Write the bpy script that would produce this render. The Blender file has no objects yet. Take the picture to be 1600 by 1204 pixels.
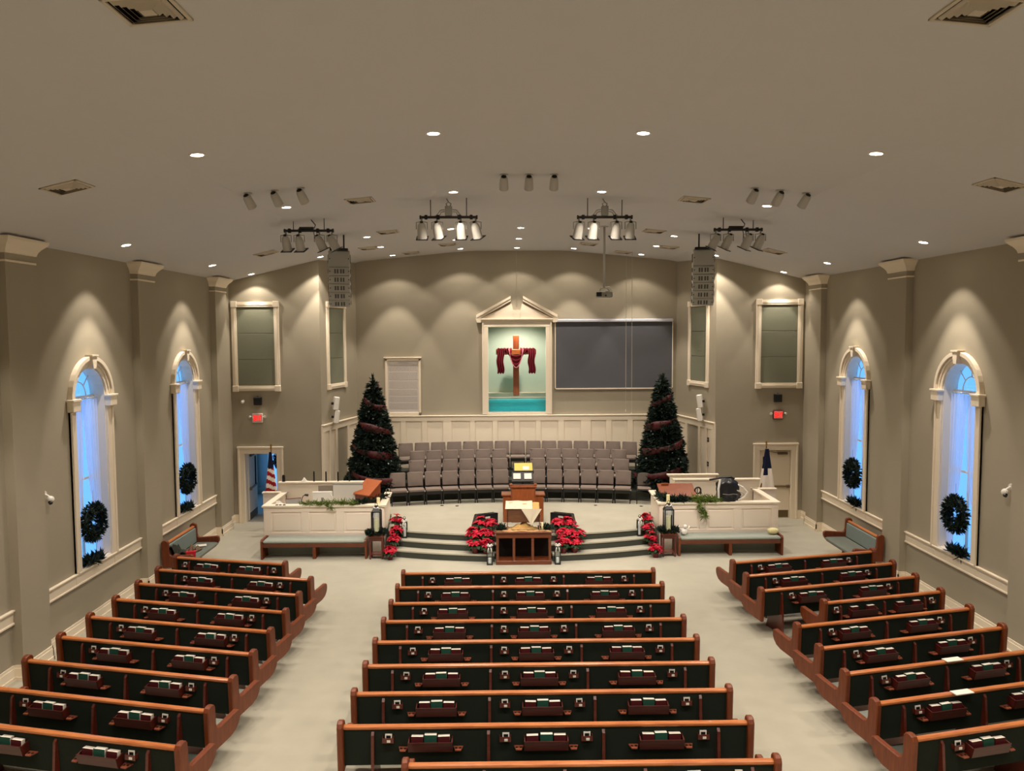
import bpy, bmesh, math, random
from mathutils import Vector, Matrix
random.seed(7)
SC = bpy.context.scene
COL = SC.collection
PI = math.pi
def R(d): return math.radians(d)
def lin(h):
    h = h.lstrip('#'); o = []
    for i in (0, 2, 4):
        c = int(h[i:i+2], 16) / 255
        o.append(c / 12.92 if c <= .04045 else ((c + .055) / 1.055) ** 2.4)
    return (o[0], o[1], o[2], 1)

# ------------------------------------------------------------------ camera
cd = bpy.data.cameras.new('camera'); cam = bpy.data.objects.new('camera', cd); COL.objects.link(cam)
cd.sensor_fit = 'HORIZONTAL'; cd.sensor_width = 36; cd.lens = 1239.7166 / 1600 * 36; cd.clip_end = 300
p_, y_, r_ = .065965, .0133733, -.0049304
fw = Vector((math.sin(y_)*math.cos(p_), math.cos(y_)*math.cos(p_), -math.sin(p_)))
rt = Vector((math.cos(y_), -math.sin(y_), 0)); up = rt.cross(fw)
rt2 = rt*math.cos(r_) + up*math.sin(r_); up2 = up*math.cos(r_) - rt*math.sin(r_)
M = Matrix((rt2, up2, -fw)).transposed().to_4x4(); M.translation = (-.522, 0, 5.65)
cam.matrix_world = M
SC.camera = cam
# ------------------------------------------------------------------ world, exposure
W = bpy.data.worlds.new('world'); SC.world = W; W.use_nodes = True
bg = W.node_tree.nodes['Background']; bg.inputs[0].default_value = (.14, .42, 1.0, 1); bg.inputs[1].default_value = .78
vs = SC.view_settings; vs.view_transform = 'Standard'; vs.look = 'None'; vs.gamma = 1; vs.use_curve_mapping = False
vs.exposure = 1.07
SC.cycles.max_bounces = 8; SC.cycles.diffuse_bounces = 5; SC.cycles.transparent_max_bounces = 12
SC.cycles.sample_clamp_indirect = 4
WARM = (1.0, .885, .755)
P_FLOOR = 300      # watts of a general downlight
P_CAN = 145        # watts of a ceiling spot can
P_STAGE = 26       # watts of a stage lamp
P_WASH = 108        # watts of a wall-washing downlight

# ------------------------------------------------------------------ materials
def mat(name, col, rough=.6, spec=.4, metal=0, bump=0, bscale=60, var=0, vscale=8, emit=None, estr=0, coat=0):
    m = bpy.data.materials.new(name); m.use_nodes = True
    nt = m.node_tree; b = nt.nodes['Principled BSDF']
    c = lin(col) if isinstance(col, str) else col
    b.inputs['Base Color'].default_value = c; b.inputs['Roughness'].default_value = rough
    b.inputs['Specular IOR Level'].default_value = spec; b.inputs['Metallic'].default_value = metal
    b.inputs['Coat Weight'].default_value = coat
    if emit:
        b.inputs['Emission Color'].default_value = lin(emit) if isinstance(emit, str) else emit
        b.inputs['Emission Strength'].default_value = estr
    if var or bump:
        tc = nt.nodes.new('ShaderNodeTexCoord')
        if var:
            n = nt.nodes.new('ShaderNodeTexNoise'); n.inputs['Scale'].default_value = vscale; n.inputs['Detail'].default_value = 5
            nt.links.new(tc.outputs['Object'], n.inputs['Vector'])
            mx = nt.nodes.new('ShaderNodeMix'); mx.data_type = 'RGBA'
            mx.inputs[6].default_value = tuple(x*(1-var) for x in c[:3])+(1,); mx.inputs[7].default_value = tuple(min(1, x*(1+var)) for x in c[:3])+(1,)
            nt.links.new(n.outputs['Fac'], mx.inputs[0]); nt.links.new(mx.outputs[2], b.inputs['Base Color'])
        if bump:
            n2 = nt.nodes.new('ShaderNodeTexNoise'); n2.inputs['Scale'].default_value = bscale; n2.inputs['Detail'].default_value = 3
            nt.links.new(tc.outputs['Object'], n2.inputs['Vector'])
            bp = nt.nodes.new('ShaderNodeBump'); bp.inputs['Strength'].default_value = bump; bp.inputs['Distance'].default_value = .01
            nt.links.new(n2.outputs['Fac'], bp.inputs['Height']); nt.links.new(bp.outputs[0], b.inputs['Normal'])
    return m
def wood(name, c1, c2, rough=.3, axis=0, sc=3.0, coat=.25):
    m = mat(name, c1, rough, .5, coat=coat); nt = m.node_tree; b = nt.nodes['Principled BSDF']
    tc = nt.nodes.new('ShaderNodeTexCoord'); mp = nt.nodes.new('ShaderNodeMapping')
    s = [14, 14, 14]; s[axis] = 1.2
    mp.inputs['Scale'].default_value = s
    n = nt.nodes.new('ShaderNodeTexNoise'); n.inputs['Scale'].default_value = sc; n.inputs['Detail'].default_value = 6; n.inputs['Distortion'].default_value = .6
    r = nt.nodes.new('ShaderNodeValToRGB'); r.color_ramp.elements[0].position = .3; r.color_ramp.elements[1].position = .7
    r.color_ramp.elements[0].color = lin(c1); r.color_ramp.elements[1].color = lin(c2)
    nt.links.new(tc.outputs['Object'], mp.inputs[0]); nt.links.new(mp.outputs[0], n.inputs['Vector'])
    nt.links.new(n.outputs['Fac'], r.inputs[0]); nt.links.new(r.outputs[0], b.inputs['Base Color'])
    return m
m_wall = mat('taupe_paint', '#a39a87', .75, .25, bump=.08, bscale=90, var=.03, vscale=1.5)
m_ceil = mat('ceiling_paint', '#c8c6c6', .9, .1, bump=.25, bscale=120, var=.02, vscale=2)
m_trim = mat('cream_trim_paint', '#e9dcc6', .45, .4)
m_carpet = mat('sage_carpet', '#aba696', .95, .05, bump=.5, bscale=400, var=.10, vscale=2.2)
m_riser = mat('shaded_carpet_riser', '#43453e', .95, .05, bump=.4, bscale=400, var=.06, vscale=6)  # same carpet as the treads, with the shade on the risers painted in
m_wood = wood('pew_wood', '#6a2c0f', '#86421c', .38, 0, coat=.1)
m_woodv = wood('pew_end_wood', '#5c2409', '#793912', .45, 2, coat=.05)
m_wooddk = wood('dark_red_wood', '#4a1a10', '#662616', .35, 0)
m_table = wood('table_wood', '#54260f', '#6c3519', .35, 0)
m_pulpit = wood('pulpit_wood', '#723818', '#904c26', .3, 2)
m_oak = wood('orange_wood', '#9c4716', '#b05a22', .35, 1)
m_backcloth = mat('dark_green_upholstery', '#20261f', .9, .15, bump=.3, bscale=300, var=.1, vscale=12)
m_seat = mat('grey_green_cushion', '#94998f', .9, .1, bump=.3, bscale=300, var=.05)
m_backin = mat('grey_green_back_cushion', '#7f8b87', .9, .1, bump=.3, bscale=300, var=.05)
m_chair = mat('taupe_chair_fabric', '#7d7068', .9, .15, bump=.3, bscale=250, var=.06, vscale=10)
m_black = mat('black_metal', '#121212', .45, .4)
m_blackf = mat('black_fabric', '#151416', .6, .35, bump=.4, bscale=25)
m_grey = mat('grey_plastic', '#8d8a82', .5, .4)
m_lgrey = mat('light_grey_metal', '#b5b1a8', .4, .5)
m_white = mat('white_plastic', '#e6e2da', .4, .5)
m_paper = mat('paper', '#dcd6ca', .8, .2)
m_maroon = mat('maroon_bookcloth', '#4a1216', .6, .3)
m_green = mat('green_bookcloth', '#1d4a3c', .6, .3)
m_needle = mat('pine_needles', '#14241a', .7, .3, var=.35, vscale=9)
m_cedar = mat('cedar_green', '#5d6f2c', .7, .3, var=.3, vscale=12)
m_ribbon = mat('dark_red_ribbon', '#470e11', .5, .4, var=.25, vscale=14)
m_red = mat('poinsettia_red', '#b30a2a', .5, .3, var=.18, vscale=10)
m_leaf = mat('poinsettia_leaf', '#1d3a1b', .6, .3, var=.2)
m_foil = mat('red_foil', '#6a0c18', .35, .6)
m_lamp = mat('lamp_lens', '#ffffff', .5, emit=(1, .9, .74, 1), estr=14)
m_candle = mat('candle_wax', '#efe3b0', .5, .3)
m_cloth = mat('white_linen', '#c4b8a2', .85, .15, bump=.3, bscale=40)
m_straw = mat('straw', '#b58f58', .9, .1, var=.25, vscale=30)
m_panelcloth = mat('grey_green_grille_cloth', '#7c7d6b', .9, .1, bump=.5, bscale=160, var=.08, vscale=40)
m_bapt = mat('pale_teal_paint', '#b0bdae', .8, .2)
m_pool = mat('turquoise_liner', '#14bac4', .4, .4, var=.08, vscale=3)
m_drape = mat('crimson_drape', '#640d1c', .8, .25, bump=.3, bscale=20, var=.2, vscale=8)
m_screen = mat('grey_screen', '#5a5a5f', .75, .2)
m_silver = mat('silver_bar', '#c9cbd6', .35, .5)
m_kick = mat('brown_kickplate', '#5c4a2c', .4, .5)
m_wire = mat('pale_cord', '#b9b09c', .6, .3)
m_gold = mat('gold_metal', '#b08a3c', .3, .5, metal=1)
def glassm(name, col=(1, 1, 1, 1), a=.9):
    m = bpy.data.materials.new(name); m.use_nodes = True; nt = m.node_tree
    for n in list(nt.nodes): nt.nodes.remove(n)
    o = nt.nodes.new('ShaderNodeOutputMaterial'); t = nt.nodes.new('ShaderNodeBsdfTransparent'); g = nt.nodes.new('ShaderNodeBsdfGlossy')
    t.inputs[0].default_value = col; g.inputs['Roughness'].default_value = .05
    mx = nt.nodes.new('ShaderNodeMixShader'); mx.inputs[0].default_value = 1-a
    nt.links.new(t.outputs[0], mx.inputs[1]); nt.links.new(g.outputs[0], mx.inputs[2]); nt.links.new(mx.outputs[0], o.inputs[0])
    return m
m_glass = glassm('window_glass', (.95, .98, 1, 1), .94)
def sheer():
    m = bpy.data.materials.new('sheer_curtain'); m.use_nodes = True; nt = m.node_tree
    for n in list(nt.nodes): nt.nodes.remove(n)
    o = nt.nodes.new('ShaderNodeOutputMaterial'); t = nt.nodes.new('ShaderNodeBsdfTransparent')
    d = nt.nodes.new('ShaderNodeBsdfDiffuse'); d.inputs[0].default_value = (.85, .83, .88, 1)
    l = nt.nodes.new('ShaderNodeBsdfTranslucent'); l.inputs[0].default_value = (.9, .88, .95, 1)
    a = nt.nodes.new('ShaderNodeMixShader'); a.inputs[0].default_value = .6
    b = nt.nodes.new('ShaderNodeMixShader'); b.inputs[0].default_value = .72
    nt.links.new(d.outputs[0], a.inputs[1]); nt.links.new(l.outputs[0], a.inputs[2])
    nt.links.new(t.outputs[0], b.inputs[1]); nt.links.new(a.outputs[0], b.inputs[2]); nt.links.new(b.outputs[0], o.inputs[0])
    return m
m_sheer = sheer()

# ------------------------------------------------------------------ mesh builder
class MB:
    def __init__(s): s.v = []; s.f = []; s.X = None
    def add(s, vs, fs):
        n = len(s.v)
        if s.X is not None: vs = [tuple(s.X @ Vector(q)) for q in vs]
        s.v += [tuple(q) for q in vs]; s.f += [tuple(i+n for i in f) for f in fs]; return s
    def box(s, x0, x1, y0, y1, z0, z1, ch=0):
        if x0 > x1: x0, x1 = x1, x0
        if y0 > y1: y0, y1 = y1, y0
        if z0 > z1: z0, z1 = z1, z0
        if not ch:
            return s.add([(x0,y0,z0),(x1,y0,z0),(x1,y1,z0),(x0,y1,z0),(x0,y0,z1),(x1,y0,z1),(x1,y1,z1),(x0,y1,z1)],
                         [(3,2,1,0),(4,5,6,7),(0,1,5,4),(1,2,6,5),(2,3,7,6),(3,0,4,7)])
        c = min(ch, (x1-x0)*.49, (y1-y0)*.49, (z1-z0)*.49); V = []; F = []
        for i, (a, b) in enumerate(((x0,x1),(y0,y1),(z0,z1))): pass
        idx = {}
        for ax in range(3):
            for sx in (0,1):
                for sy in (0,1):
                    for sz in (0,1):
                        sg = (sx,sy,sz); lo = (x0,y0,z0); hi = (x1,y1,z1)
                        q = [(hi[k]-(0 if k==ax else c)) if sg[k] else (lo[k]+(0 if k==ax else c)) for k in range(3)]
                        idx[(ax,)+sg] = len(V); V.append(q)
        for ax in range(3):
            o = [k for k in range(3) if k != ax]
            for sd in (0,1):
                def g(a, b, ax=ax, sd=sd, o=o):
                    t = [0,0,0]; t[ax] = sd; t[o[0]] = a; t[o[1]] = b; return idx[(ax,)+tuple(t)]
                q = [g(0,0), g(1,0), g(1,1), g(0,1)]
                fl = (sd == 1) ^ (ax == 1)
                F.append(tuple(q if fl else q[::-1]))
        for a in range(3):
            for b in range(a+1, 3):
                k = 3-a-b
                for sa in (0,1):
                    for sb in (0,1):
                        def g(ax, sk): 
                            t = [0,0,0]; t[a] = sa; t[b] = sb; t[k] = sk; return idx[(ax,)+tuple(t)]
                        F.append((g(a,0), g(a,1), g(b,1), g(b,0)))
        for sx in (0,1):
            for sy in (0,1):
                for sz in (0,1): F.append(tuple(idx[(ax,sx,sy,sz)] for ax in range(3)))
        return s.add(V, F)
    def prism(s, poly, a, b, axis=0):
        # poly in the two other axes (in order), extruded along axis from a to b
        n = len(poly)
        def mk(q, t):
            if axis == 0: return (t, q[0], q[1])
            if axis == 1: return (q[0], t, q[1])
            return (q[0], q[1], t)
        V = [mk(q, a) for q in poly] + [mk(q, b) for q in poly]
        F = [tuple(range(n))[::-1], tuple(range(n, 2*n))] + [(i, (i+1) % n, n+(i+1) % n, n+i) for i in range(n)]
        return s.add(V, F)
    def cyl(s, p0, p1, r0, r1=None, n=12, cap=True):
        r1 = r0 if r1 is None else r1; p0 = Vector(p0); p1 = Vector(p1); d = (p1-p0).normalized()
        u = d.orthogonal().normalized(); w = d.cross(u); V = []; F = []
        for p, r in ((p0, r0), (p1, r1)):
            for i in range(n):
                a = 2*PI*i/n; V.append(p + (u*math.cos(a)+w*math.sin(a))*r)
        F = [(i, (i+1) % n, n+(i+1) % n, n+i) for i in range(n)]
        if cap: F += [tuple(range(n))[::-1], tuple(range(n, 2*n))]
        return s.add(V, F)
    def lathe(s, prof, n=16, c=(0,0,0)):
        V = []; F = []; k = len(prof)
        for i in range(n):
            a = 2*PI*i/n
            for r, z in prof: V.append((c[0]+r*math.cos(a), c[1]+r*math.sin(a), c[2]+z))
        for i in range(n):
            j = (i+1) % n
            for q in range(k-1): F.append((i*k+q, j*k+q, j*k+q+1, i*k+q+1))
        if prof[0][0] > 1e-4: F.append(tuple(i*k for i in range(n))[::-1])
        if prof[-1][0] > 1e-4: F.append(tuple(i*k+k-1 for i in range(n)))
        return s.add(V, F)
    def tube(s, pts, r, n=6):
        pts = [Vector(p) for p in pts]; V = []; F = []; m = len(pts); u = None
        for i, p in enumerate(pts):
            d = (pts[min(i+1, m-1)]-pts[max(i-1, 0)]).normalized()
            if u is None: u = d.orthogonal().normalized()
            else: u = (u-d*u.dot(d)).normalized()
            w = d.cross(u); rr = r[i] if isinstance(r, (list, tuple)) else r
            for k in range(n):
                a = 2*PI*k/n; V.append(p+(u*math.cos(a)+w*math.sin(a))*rr)
        for i in range(m-1):
            for k in range(n):
                F.append((i*n+k, i*n+(k+1) % n, (i+1)*n+(k+1) % n, (i+1)*n+k))
        F += [tuple(range(n))[::-1], tuple(range((m-1)*n, m*n))]
        return s.add(V, F)
    def grid(s, fn, nu, nv):
        V = [fn(i/nu, j/nv) for i in range(nu+1) for j in range(nv+1)]
        F = [(i*(nv+1)+j, (i+1)*(nv+1)+j, (i+1)*(nv+1)+j+1, i*(nv+1)+j+1) for i in range(nu) for j in range(nv)]
        return s.add(V, F)
    def ball(s, c, r, sx=1, sy=1, sz=1, n=10, m=6):
        V = []; F = []
        for j in range(1, m):
            t = PI*j/m
            for i in range(n):
                a = 2*PI*i/n; V.append((c[0]+r*sx*math.sin(t)*math.cos(a), c[1]+r*sy*math.sin(t)*math.sin(a), c[2]+r*sz*math.cos(t)))
        V += [(c[0], c[1], c[2]+r*sz), (c[0], c[1], c[2]-r*sz)]; T = len(V)-2
        for j in range(m-2):
            for i in range(n): F.append((j*n+i, (j+1)*n+i, (j+1)*n+(i+1) % n, j*n+(i+1) % n))
        for i in range(n): F.append((i, (i+1) % n, T)); F.append(((m-2)*n+(i+1) % n, (m-2)*n+i, T+1))
        return s.add(V, F)
    def mesh(s, name, m, smooth=False):
        me = bpy.data.meshes.new(name); me.from_pydata(s.v, [], s.f)
        me.materials.append(m)
        bm = bmesh.new(); bm.from_mesh(me); bmesh.ops.recalc_face_normals(bm, faces=bm.faces)
        if smooth:
            for f in bm.faces: f.smooth = True
            if smooth == 'auto':
                for e in bm.edges:
                    if len(e.link_faces) == 2 and e.calc_face_angle(0) > R(40): e.smooth = False
        bm.to_mesh(me); bm.free()
        return me
    def build(s, name, m, parent=None, smooth=False, kind=None):
        o = bpy.data.objects.new(name, s.mesh(name, m, smooth)); COL.objects.link(o)
        if parent: o.parent = parent
        if kind: o['kind'] = kind
        return o
def link(name, me, parent=None, loc=(0,0,0), rot=(0,0,0)):
    o = bpy.data.objects.new(name, me); COL.objects.link(o); o.parent = parent; o.location = loc; o.rotation_euler = rot
    return o
def tag(o, label, cat, group=None):
    o['label'] = label; o['category'] = cat
    if group: o['group'] = group
    return o
def thing(name, label, cat, loc=(0,0,0), rz=0, group=None, rot=None):
    o = bpy.data.objects.new(name, None); COL.objects.link(o); o.empty_display_size = .1
    o.location = loc; o.rotation_euler = rot or (0, 0, rz)
    return tag(o, label, cat, group)
def struct(o): o['kind'] = 'structure'; return o
def copy_tree(o, parent=None):
    c = o.copy(); COL.objects.link(c); c.parent = parent
    for ch in list(o.children): copy_tree(ch, c)
    return c
def dup(o, label, loc=None, rz=None, rot=None):
    c = copy_tree(o)
    c['label'] = label
    if loc is not None: c.location = loc
    if rz is not None: c.rotation_euler = (0, 0, rz)
    if rot is not None: c.rotation_euler = rot
    return c
ORD = ['first', 'second', 'third', 'fourth', 'fifth', 'sixth', 'seventh', 'eighth', 'ninth', 'tenth', 'eleventh', 'twelfth', 'thirteenth', 'fourteenth', 'fifteenth']
SIDE = {-1: 'left', 1: 'right'}

# ================================================================== SETTING
PROF = [(0,8.35),(1.3,8.35),(1.7,8.335),(3.4,8.178),(5.0,8.03),(5.4,7.95),(7.0,7.571),(8.56,7.2),(8.9,7.12)]
def ceilz(x):
    x = abs(x)
    for (a, za), (b, zb) in zip(PROF, PROF[1:]):
        if x <= b: return za+(zb-za)*(x-a)/(b-a)
    return PROF[-1][1]
YB = -3.0
floor = struct(MB().box(-9.6, 9.6, YB-.3, 28.8, -.2, 0).build('floor', m_carpet))
xs = sorted({s*q[0] for q in PROF for s in (-1, 1)})
cpoly = [(x, ceilz(x)) for x in xs]
ceiling = struct(MB().prism(cpoly+[(8.9, 8.9), (-8.9, 8.9)], YB-.2, 26.6, 1).build('ceiling', m_ceil))
PILS = [(12.82, 13.63), (17.44, 18.25), (22.10, 22.93)]
WINS = [15.55, 20.17]
def arch(yc, zs, r, n=16, a0=0, a1=PI):
    return [(yc+r*math.cos(a0+(a1-a0)*i/n), zs+r*math.sin(a0+(a1-a0)*i/n)) for i in range(n+1)]
ZS, RW, SILL = 4.44, .60, 1.17
for s in (-1, 1):
    side = SIDE[s]; xi, xo = s*8.56, s*8.86
    b = MB(); y = YB
    for yc in WINS:
        b.box(xi, xo, y, yc-RW, 0, 7.3)
        b.box(xi, xo, yc-RW, yc+RW, 0, SILL)
        b.prism(arch(yc, ZS, RW)[::-1]+[(yc+RW, 7.3), (yc-RW, 7.3)], xi, xo, 0)
        y = yc+RW
    b.box(xi, xo, y, 23.9, 0, 7.3)
    wl = struct(b.build('wall_'+side, m_wall))
    for a, c in PILS:
        p = MB().box(s*8.57, s*8.40, a, c, 0, 7.26).build('pilaster', m_wall, wl)
        cb = MB()
        cb.box(s*8.565, s*8.38, a-.02, c+.02, 6.83, 6.865, .006)
        lv = [(6.97, .0), (6.975, .025), (7.0, .03), (7.04, .045), (7.09, .08), (7.14, .13), (7.17, .155), (7.185, .165), (7.225, .17)]
        V = []; F = []
        for z, e in lv: V += [(s*8.565, a-e, z), (s*(8.40-e), a-e, z), (s*(8.40-e), c+e, z), (s*8.565, c+e, z)]
        for q in range(len(lv)-1): F += [(4*q+i, 4*q+(i+1) % 4, 4*q+4+(i+1) % 4, 4*q+4+i) for i in range(4)]
        F += [(0, 1, 2, 3), tuple(len(V)-4+i for i in range(4))]
        cb.add(V, F)
        cb.build('capital', m_trim, p)
    # baseboard with a shoe and a cap, stepping around the pilasters
    bb = MB(); ys = YB
    def seg(x, y0, y1):
        bb.box(x, x-s*.025, y0, y1, 0, .20); bb.box(x, x-s*.038, y0, y1, 0, .06); bb.box(x, x-s*.016, y0, y1, .20, .25)
    for a, c in PILS:
        seg(xi, ys, a); seg(s*8.40, a-.025, c+.025)
        for yy, e in ((a, -1), (c, 1)):
            bb.box(s*8.57, s*8.375, yy, yy+e*.025, 0, .20); bb.box(s*8.57, s*8.362, yy, yy+e*.038, 0, .06); bb.box(s*8.57, s*8.384, yy, yy+e*.016, .20, .25)
        ys = c
    seg(xi, ys, 23.66)
    struct(bb.build('baseboard_'+side, m_trim))
    # chair rails (the window stools) between pilasters
    k = 1 if s < 0 else 4
    for (y0, y1) in ((8.99, 12.82), (13.63, 17.44), (18.25, 22.10)):
        rb = MB(); rb.box(xi, xi-s*.028, y0, y1, .93, 1.16)
        rb.box(xi, xi-s*.065, y0, y1, 1.14, 1.175, .008); rb.box(xi, xi-s*.045, y0, y1, 1.105, 1.14, .008)
        rb.box(xi, xi-s*.05, y0, y1, .925, .965, .008)
        yc = (y0+y1)/2
        for q in (-.74, .74): rb.box(xi, xi-s*.034, yc+q-.05, yc+q+.05, .96, 1.11)
        struct(rb.build('trim_%d' % k, m_trim)); k += 1
    for i, yc in enumerate(WINS):
        n = (1 if s < 0 else 3)+i
        jb = MB()      # jambs and arched reveal
        po = [(yc+RW, SILL)]+arch(yc, ZS, RW)+[(yc-RW, SILL)]
        pi_ = [(yc+RW-.03, SILL)]+arch(yc, ZS, RW-.03)+[(yc-RW+.03, SILL)]
        V = []; 
        for x in (xi-s*.005, s*8.84):
            V += [(x, a, c) for a, c in po]+[(x, a, c) for a, c in pi_]
        m = len(po); F = []
        for q in range(m-1):
            F += [(m+q, m+q+1, 3*m+q+1, 3*m+q), (q, q+1, m+q+1, m+q), (2*m+q, 2*m+q+1, 3*m+q+1, 3*m+q), (q, q+1, 2*m+q+1, 2*m+q)]
        jb.add(V, F); jb.box(xi-s*.01, s*8.84, yc-RW, yc+RW, SILL-.02, SILL+.02)
        win = struct(jb.build('window_%d' % n, m_trim))
        cs = MB()
        def ring(r0, r1, d):
            q0 = arch(yc, ZS, r0, 20); q1 = arch(yc, ZS, r1, 20)
            for t in range(20):
                xx = xi-s*d
                cs.add([(xi, *q0[t]), (xi, *q0[t+1]), (xi, *q1[t+1]), (xi, *q1[t]), (xx, *q0[t]), (xx, *q0[t+1]), (xx, *q1[t+1]), (xx, *q1[t])],
                       [(0,1,2,3), (4,5,6,7), (0,1,5,4), (3,2,6,7), (0,3,7,4), (1,2,6,5)])
        ring(.595, .66, .035); ring(.66, .70, .06); ring(.70, .725, .04); ring(.725, .80, .095)
        for q in (-1, 1):
            cs.box(xi, xi-s*.045, yc+q*.59, yc+q*.79, SILL, ZS-.2, .006); cs.box(xi, xi-s*.075, yc+q*.74, yc+q*.79, SILL, ZS-.2, .006)
        cs.build('casing', m_trim, win)
        for q in (-1, 1):
            MB().box(xi, xi-s*.13, yc+q*.575, yc+q*.84, ZS-.22, ZS, .01).box(xi, xi-s*.15, yc+q*.56, yc+q*.86, ZS-.03, ZS+.015, .008).build('impost', m_trim, win)
        MB().prism([(yc-.05, ZS+.56), (yc+.05, ZS+.56), (yc+.09, ZS+.81), (yc-.09, ZS+.81)], xi, xi-s*.13, 0).box(xi, xi-s*.15, yc-.12, yc+.12, ZS+.80, ZS+.83).build('keystone', m_trim, win)
        g = [(yc+RW-.02, SILL)]+arch(yc, ZS, RW-.02)+[(yc-RW+.02, SILL)]
        MB().prism(g, s*8.79, s*8.795, 0).build('pane', m_glass, win)
        sb = MB()
        sb.box(s*8.77, s*8.81, yc-.015, yc+.015, SILL, ZS); sb.box(s*8.77, s*8.81, yc-RW, yc+RW, ZS-.02, ZS+.02); sb.box(s*8.77, s*8.81, yc-RW, yc+RW, 2.8, 2.84)
        sb.tube([(s*8.79, yc+.3*math.cos(t*PI/12), ZS+.3*math.sin(t*PI/12)) for t in range(13)], .012, 4)
        for t in (45, 90, 135): sb.tube([(s*8.79, yc+.3*math.cos(R(t)), ZS+.3*math.sin(R(t))), (s*8.79, yc+.58*math.cos(R(t)), ZS+.58*math.sin(R(t)))], .012, 4)
        for q in (-1, 1): sb.box(s*8.76, s*8.82, yc+q*.54, yc+q*.59, SILL, ZS)
        sb.build('sash', m_trim, win)

def panel_frame(nm, label, w, h, loc, rz):
    t = thing(nm, label, 'wall panel', loc, rz, 'framed grille panels')
    f = MB(); a = .17; d = .05
    for q in (-1, 1):
        f.box(q*w/2, q*(w/2-a+.02), -d, 0, 0, h, .006); f.box(q*(w/2-.05), q*(w/2-.11), -d-.012, 0, a, h-a, .004)
    for z in (0, h-a): f.box(-w/2, w/2, -d, 0, z+.01, z+a-.01, .006); f.box(-w/2+a, w/2-a, -d-.012, 0, z+.06, z+.11, .004)
    f.build('frame', m_trim, t)
    for q in (-1, 1):
        for z in (0, h-a): MB().box(q*(w/2+.01), q*(w/2-a), -d-.025, 0, z-.01 if z == 0 else z, z+a if z == 0 else z+a+.01, .012).build('corner_block', m_trim, t)
    ph = (h-2*a)/3
    for k in range(3): MB().box(-w/2+a-.02, w/2-a+.02, -.018, 0, a+k*ph+.006, a+(k+1)*ph-.006, .006).build('panel', m_panelcloth, t)
    return t
YF, YM = 23.66, 26.3
# short front walls beside the platform (with the doors) and the angled returns
for s in (-1, 1):
    side = SIDE[s]
    b = MB(); X = lambda a, c: (s*a, s*c)
    b.box(*X(5.9, 7.24), YF, YF+.2, 0, 8.1); b.box(*X(8.24, 9.2), YF, YF+.2, 0, 8.1); b.box(*X(7.24, 8.24), YF, YF+.2, 2.11, 8.1)
    # hall-side lining returns
    struct(b.build('wall_front_'+side, m_wall))
    b = MB(); q = [(s*5.9, YF), (s*5.3, YM), (s*5.5, YM+.05), (s*6.1, YF+.12)]
    b.prism(q, 0, 8.2, 2); struct(b.build('wall_angled_'+side, m_wall))
    # baseboard pieces
    b = MB(); b.box(*X(8.43, 8.56), YF-.025, YF, 0, .25); b.box(*X(5.9, 7.08), YF-.025, YF, 0, .25)
    struct(b.build('baseboard_front_'+side, m_trim))
    panel_frame('framed_wall_panel', 'large cream framed grey-green grille panel high above the %s door' % side, 1.40, 2.655, (s*7.79, YF, 3.96), 0)
    d = Vector((s*5.3-s*5.9, YM-YF)); ang = math.atan2(d.y, d.x)
    mid = Vector((s*5.9, YF))+d.normalized()*1.10
    rz = ang+PI if s < 0 else ang
    rz = math.atan2(-(-d.x), -d.y) if False else rz
    # wall's outward normal points to the room centre; local -y must face it
    n2 = Vector((-s*abs(d.y), -abs(d.x)*1.0)).normalized()
    rz = math.atan2(n2.x, -n2.y)
    panel_frame('framed_wall_panel', 'narrow-looking cream framed grille panel on the %s angled wall' % side, 1.36, 2.655, (mid.x, mid.y, 3.96), rz)

b = MB()
b.box(-5.6, -.97, YM, YM+.15, 0, 8.6); b.box(.97, 5.6, YM, YM+.15, 0, 8.6); b.box(-.97, .97, YM, YM+.15, 0, 3.02); b.box(-.97, .97, YM, YM+.15, 5.87, 8.6)
struct(b.build('wall_front', m_wall))
struct(MB().box(-9.2, 9.2, YB-.3, YB, 0, 9).build('wall_back', m_wall))
# baptistery niche shell
b = MB()
b.box(-1.6, 1.6, 28.0, 28.1, 2.2, 6.4); b.box(-1.6, -1.5, YM+.15, 28.0, 2.2, 6.4); b.box(1.5, 1.6, YM+.15, 28.0, 2.2, 6.4)
b.box(-1.6, 1.6, YM+.15, 28.0, 6.3, 6.4); b.box(-1.6, 1.6, YM+.15, 28.0, 2.2, 2.3)
struct(b.build('wall_baptistery', m_bapt))

# platform with curved steps; choir tiers
def arc(y0, a, xm, n=24): return [(-xm+2*xm*i/n, y0+a*(-xm+2*xm*i/n)**2) for i in range(n+1)]
XS = 3.50
def slab(pts, z0, z1, ybk):
    return pts+[(pts[-1][0], ybk), (pts[0][0], ybk)]
def notch(pts, w, yb):
    L = [q for q in pts if q[0] < -w]; Rr = [q for q in pts if q[0] > w]
    return L+[(-w, 19.31), (-w, yb), (w, yb), (w, 19.31)]+Rr
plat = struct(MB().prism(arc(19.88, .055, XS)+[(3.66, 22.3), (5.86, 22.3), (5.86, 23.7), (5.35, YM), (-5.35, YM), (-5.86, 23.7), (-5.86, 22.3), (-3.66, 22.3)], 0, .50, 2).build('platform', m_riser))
MB().prism(arc(19.86, .055, XS)+[(3.66, 22.3), (5.86, 22.3), (5.86, 23.7), (5.35, YM), (-5.35, YM), (-5.86, 23.7), (-5.86, 22.3), (-3.66, 22.3)], .50, .54, 2).build('platform_carpet', m_carpet, plat)
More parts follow.
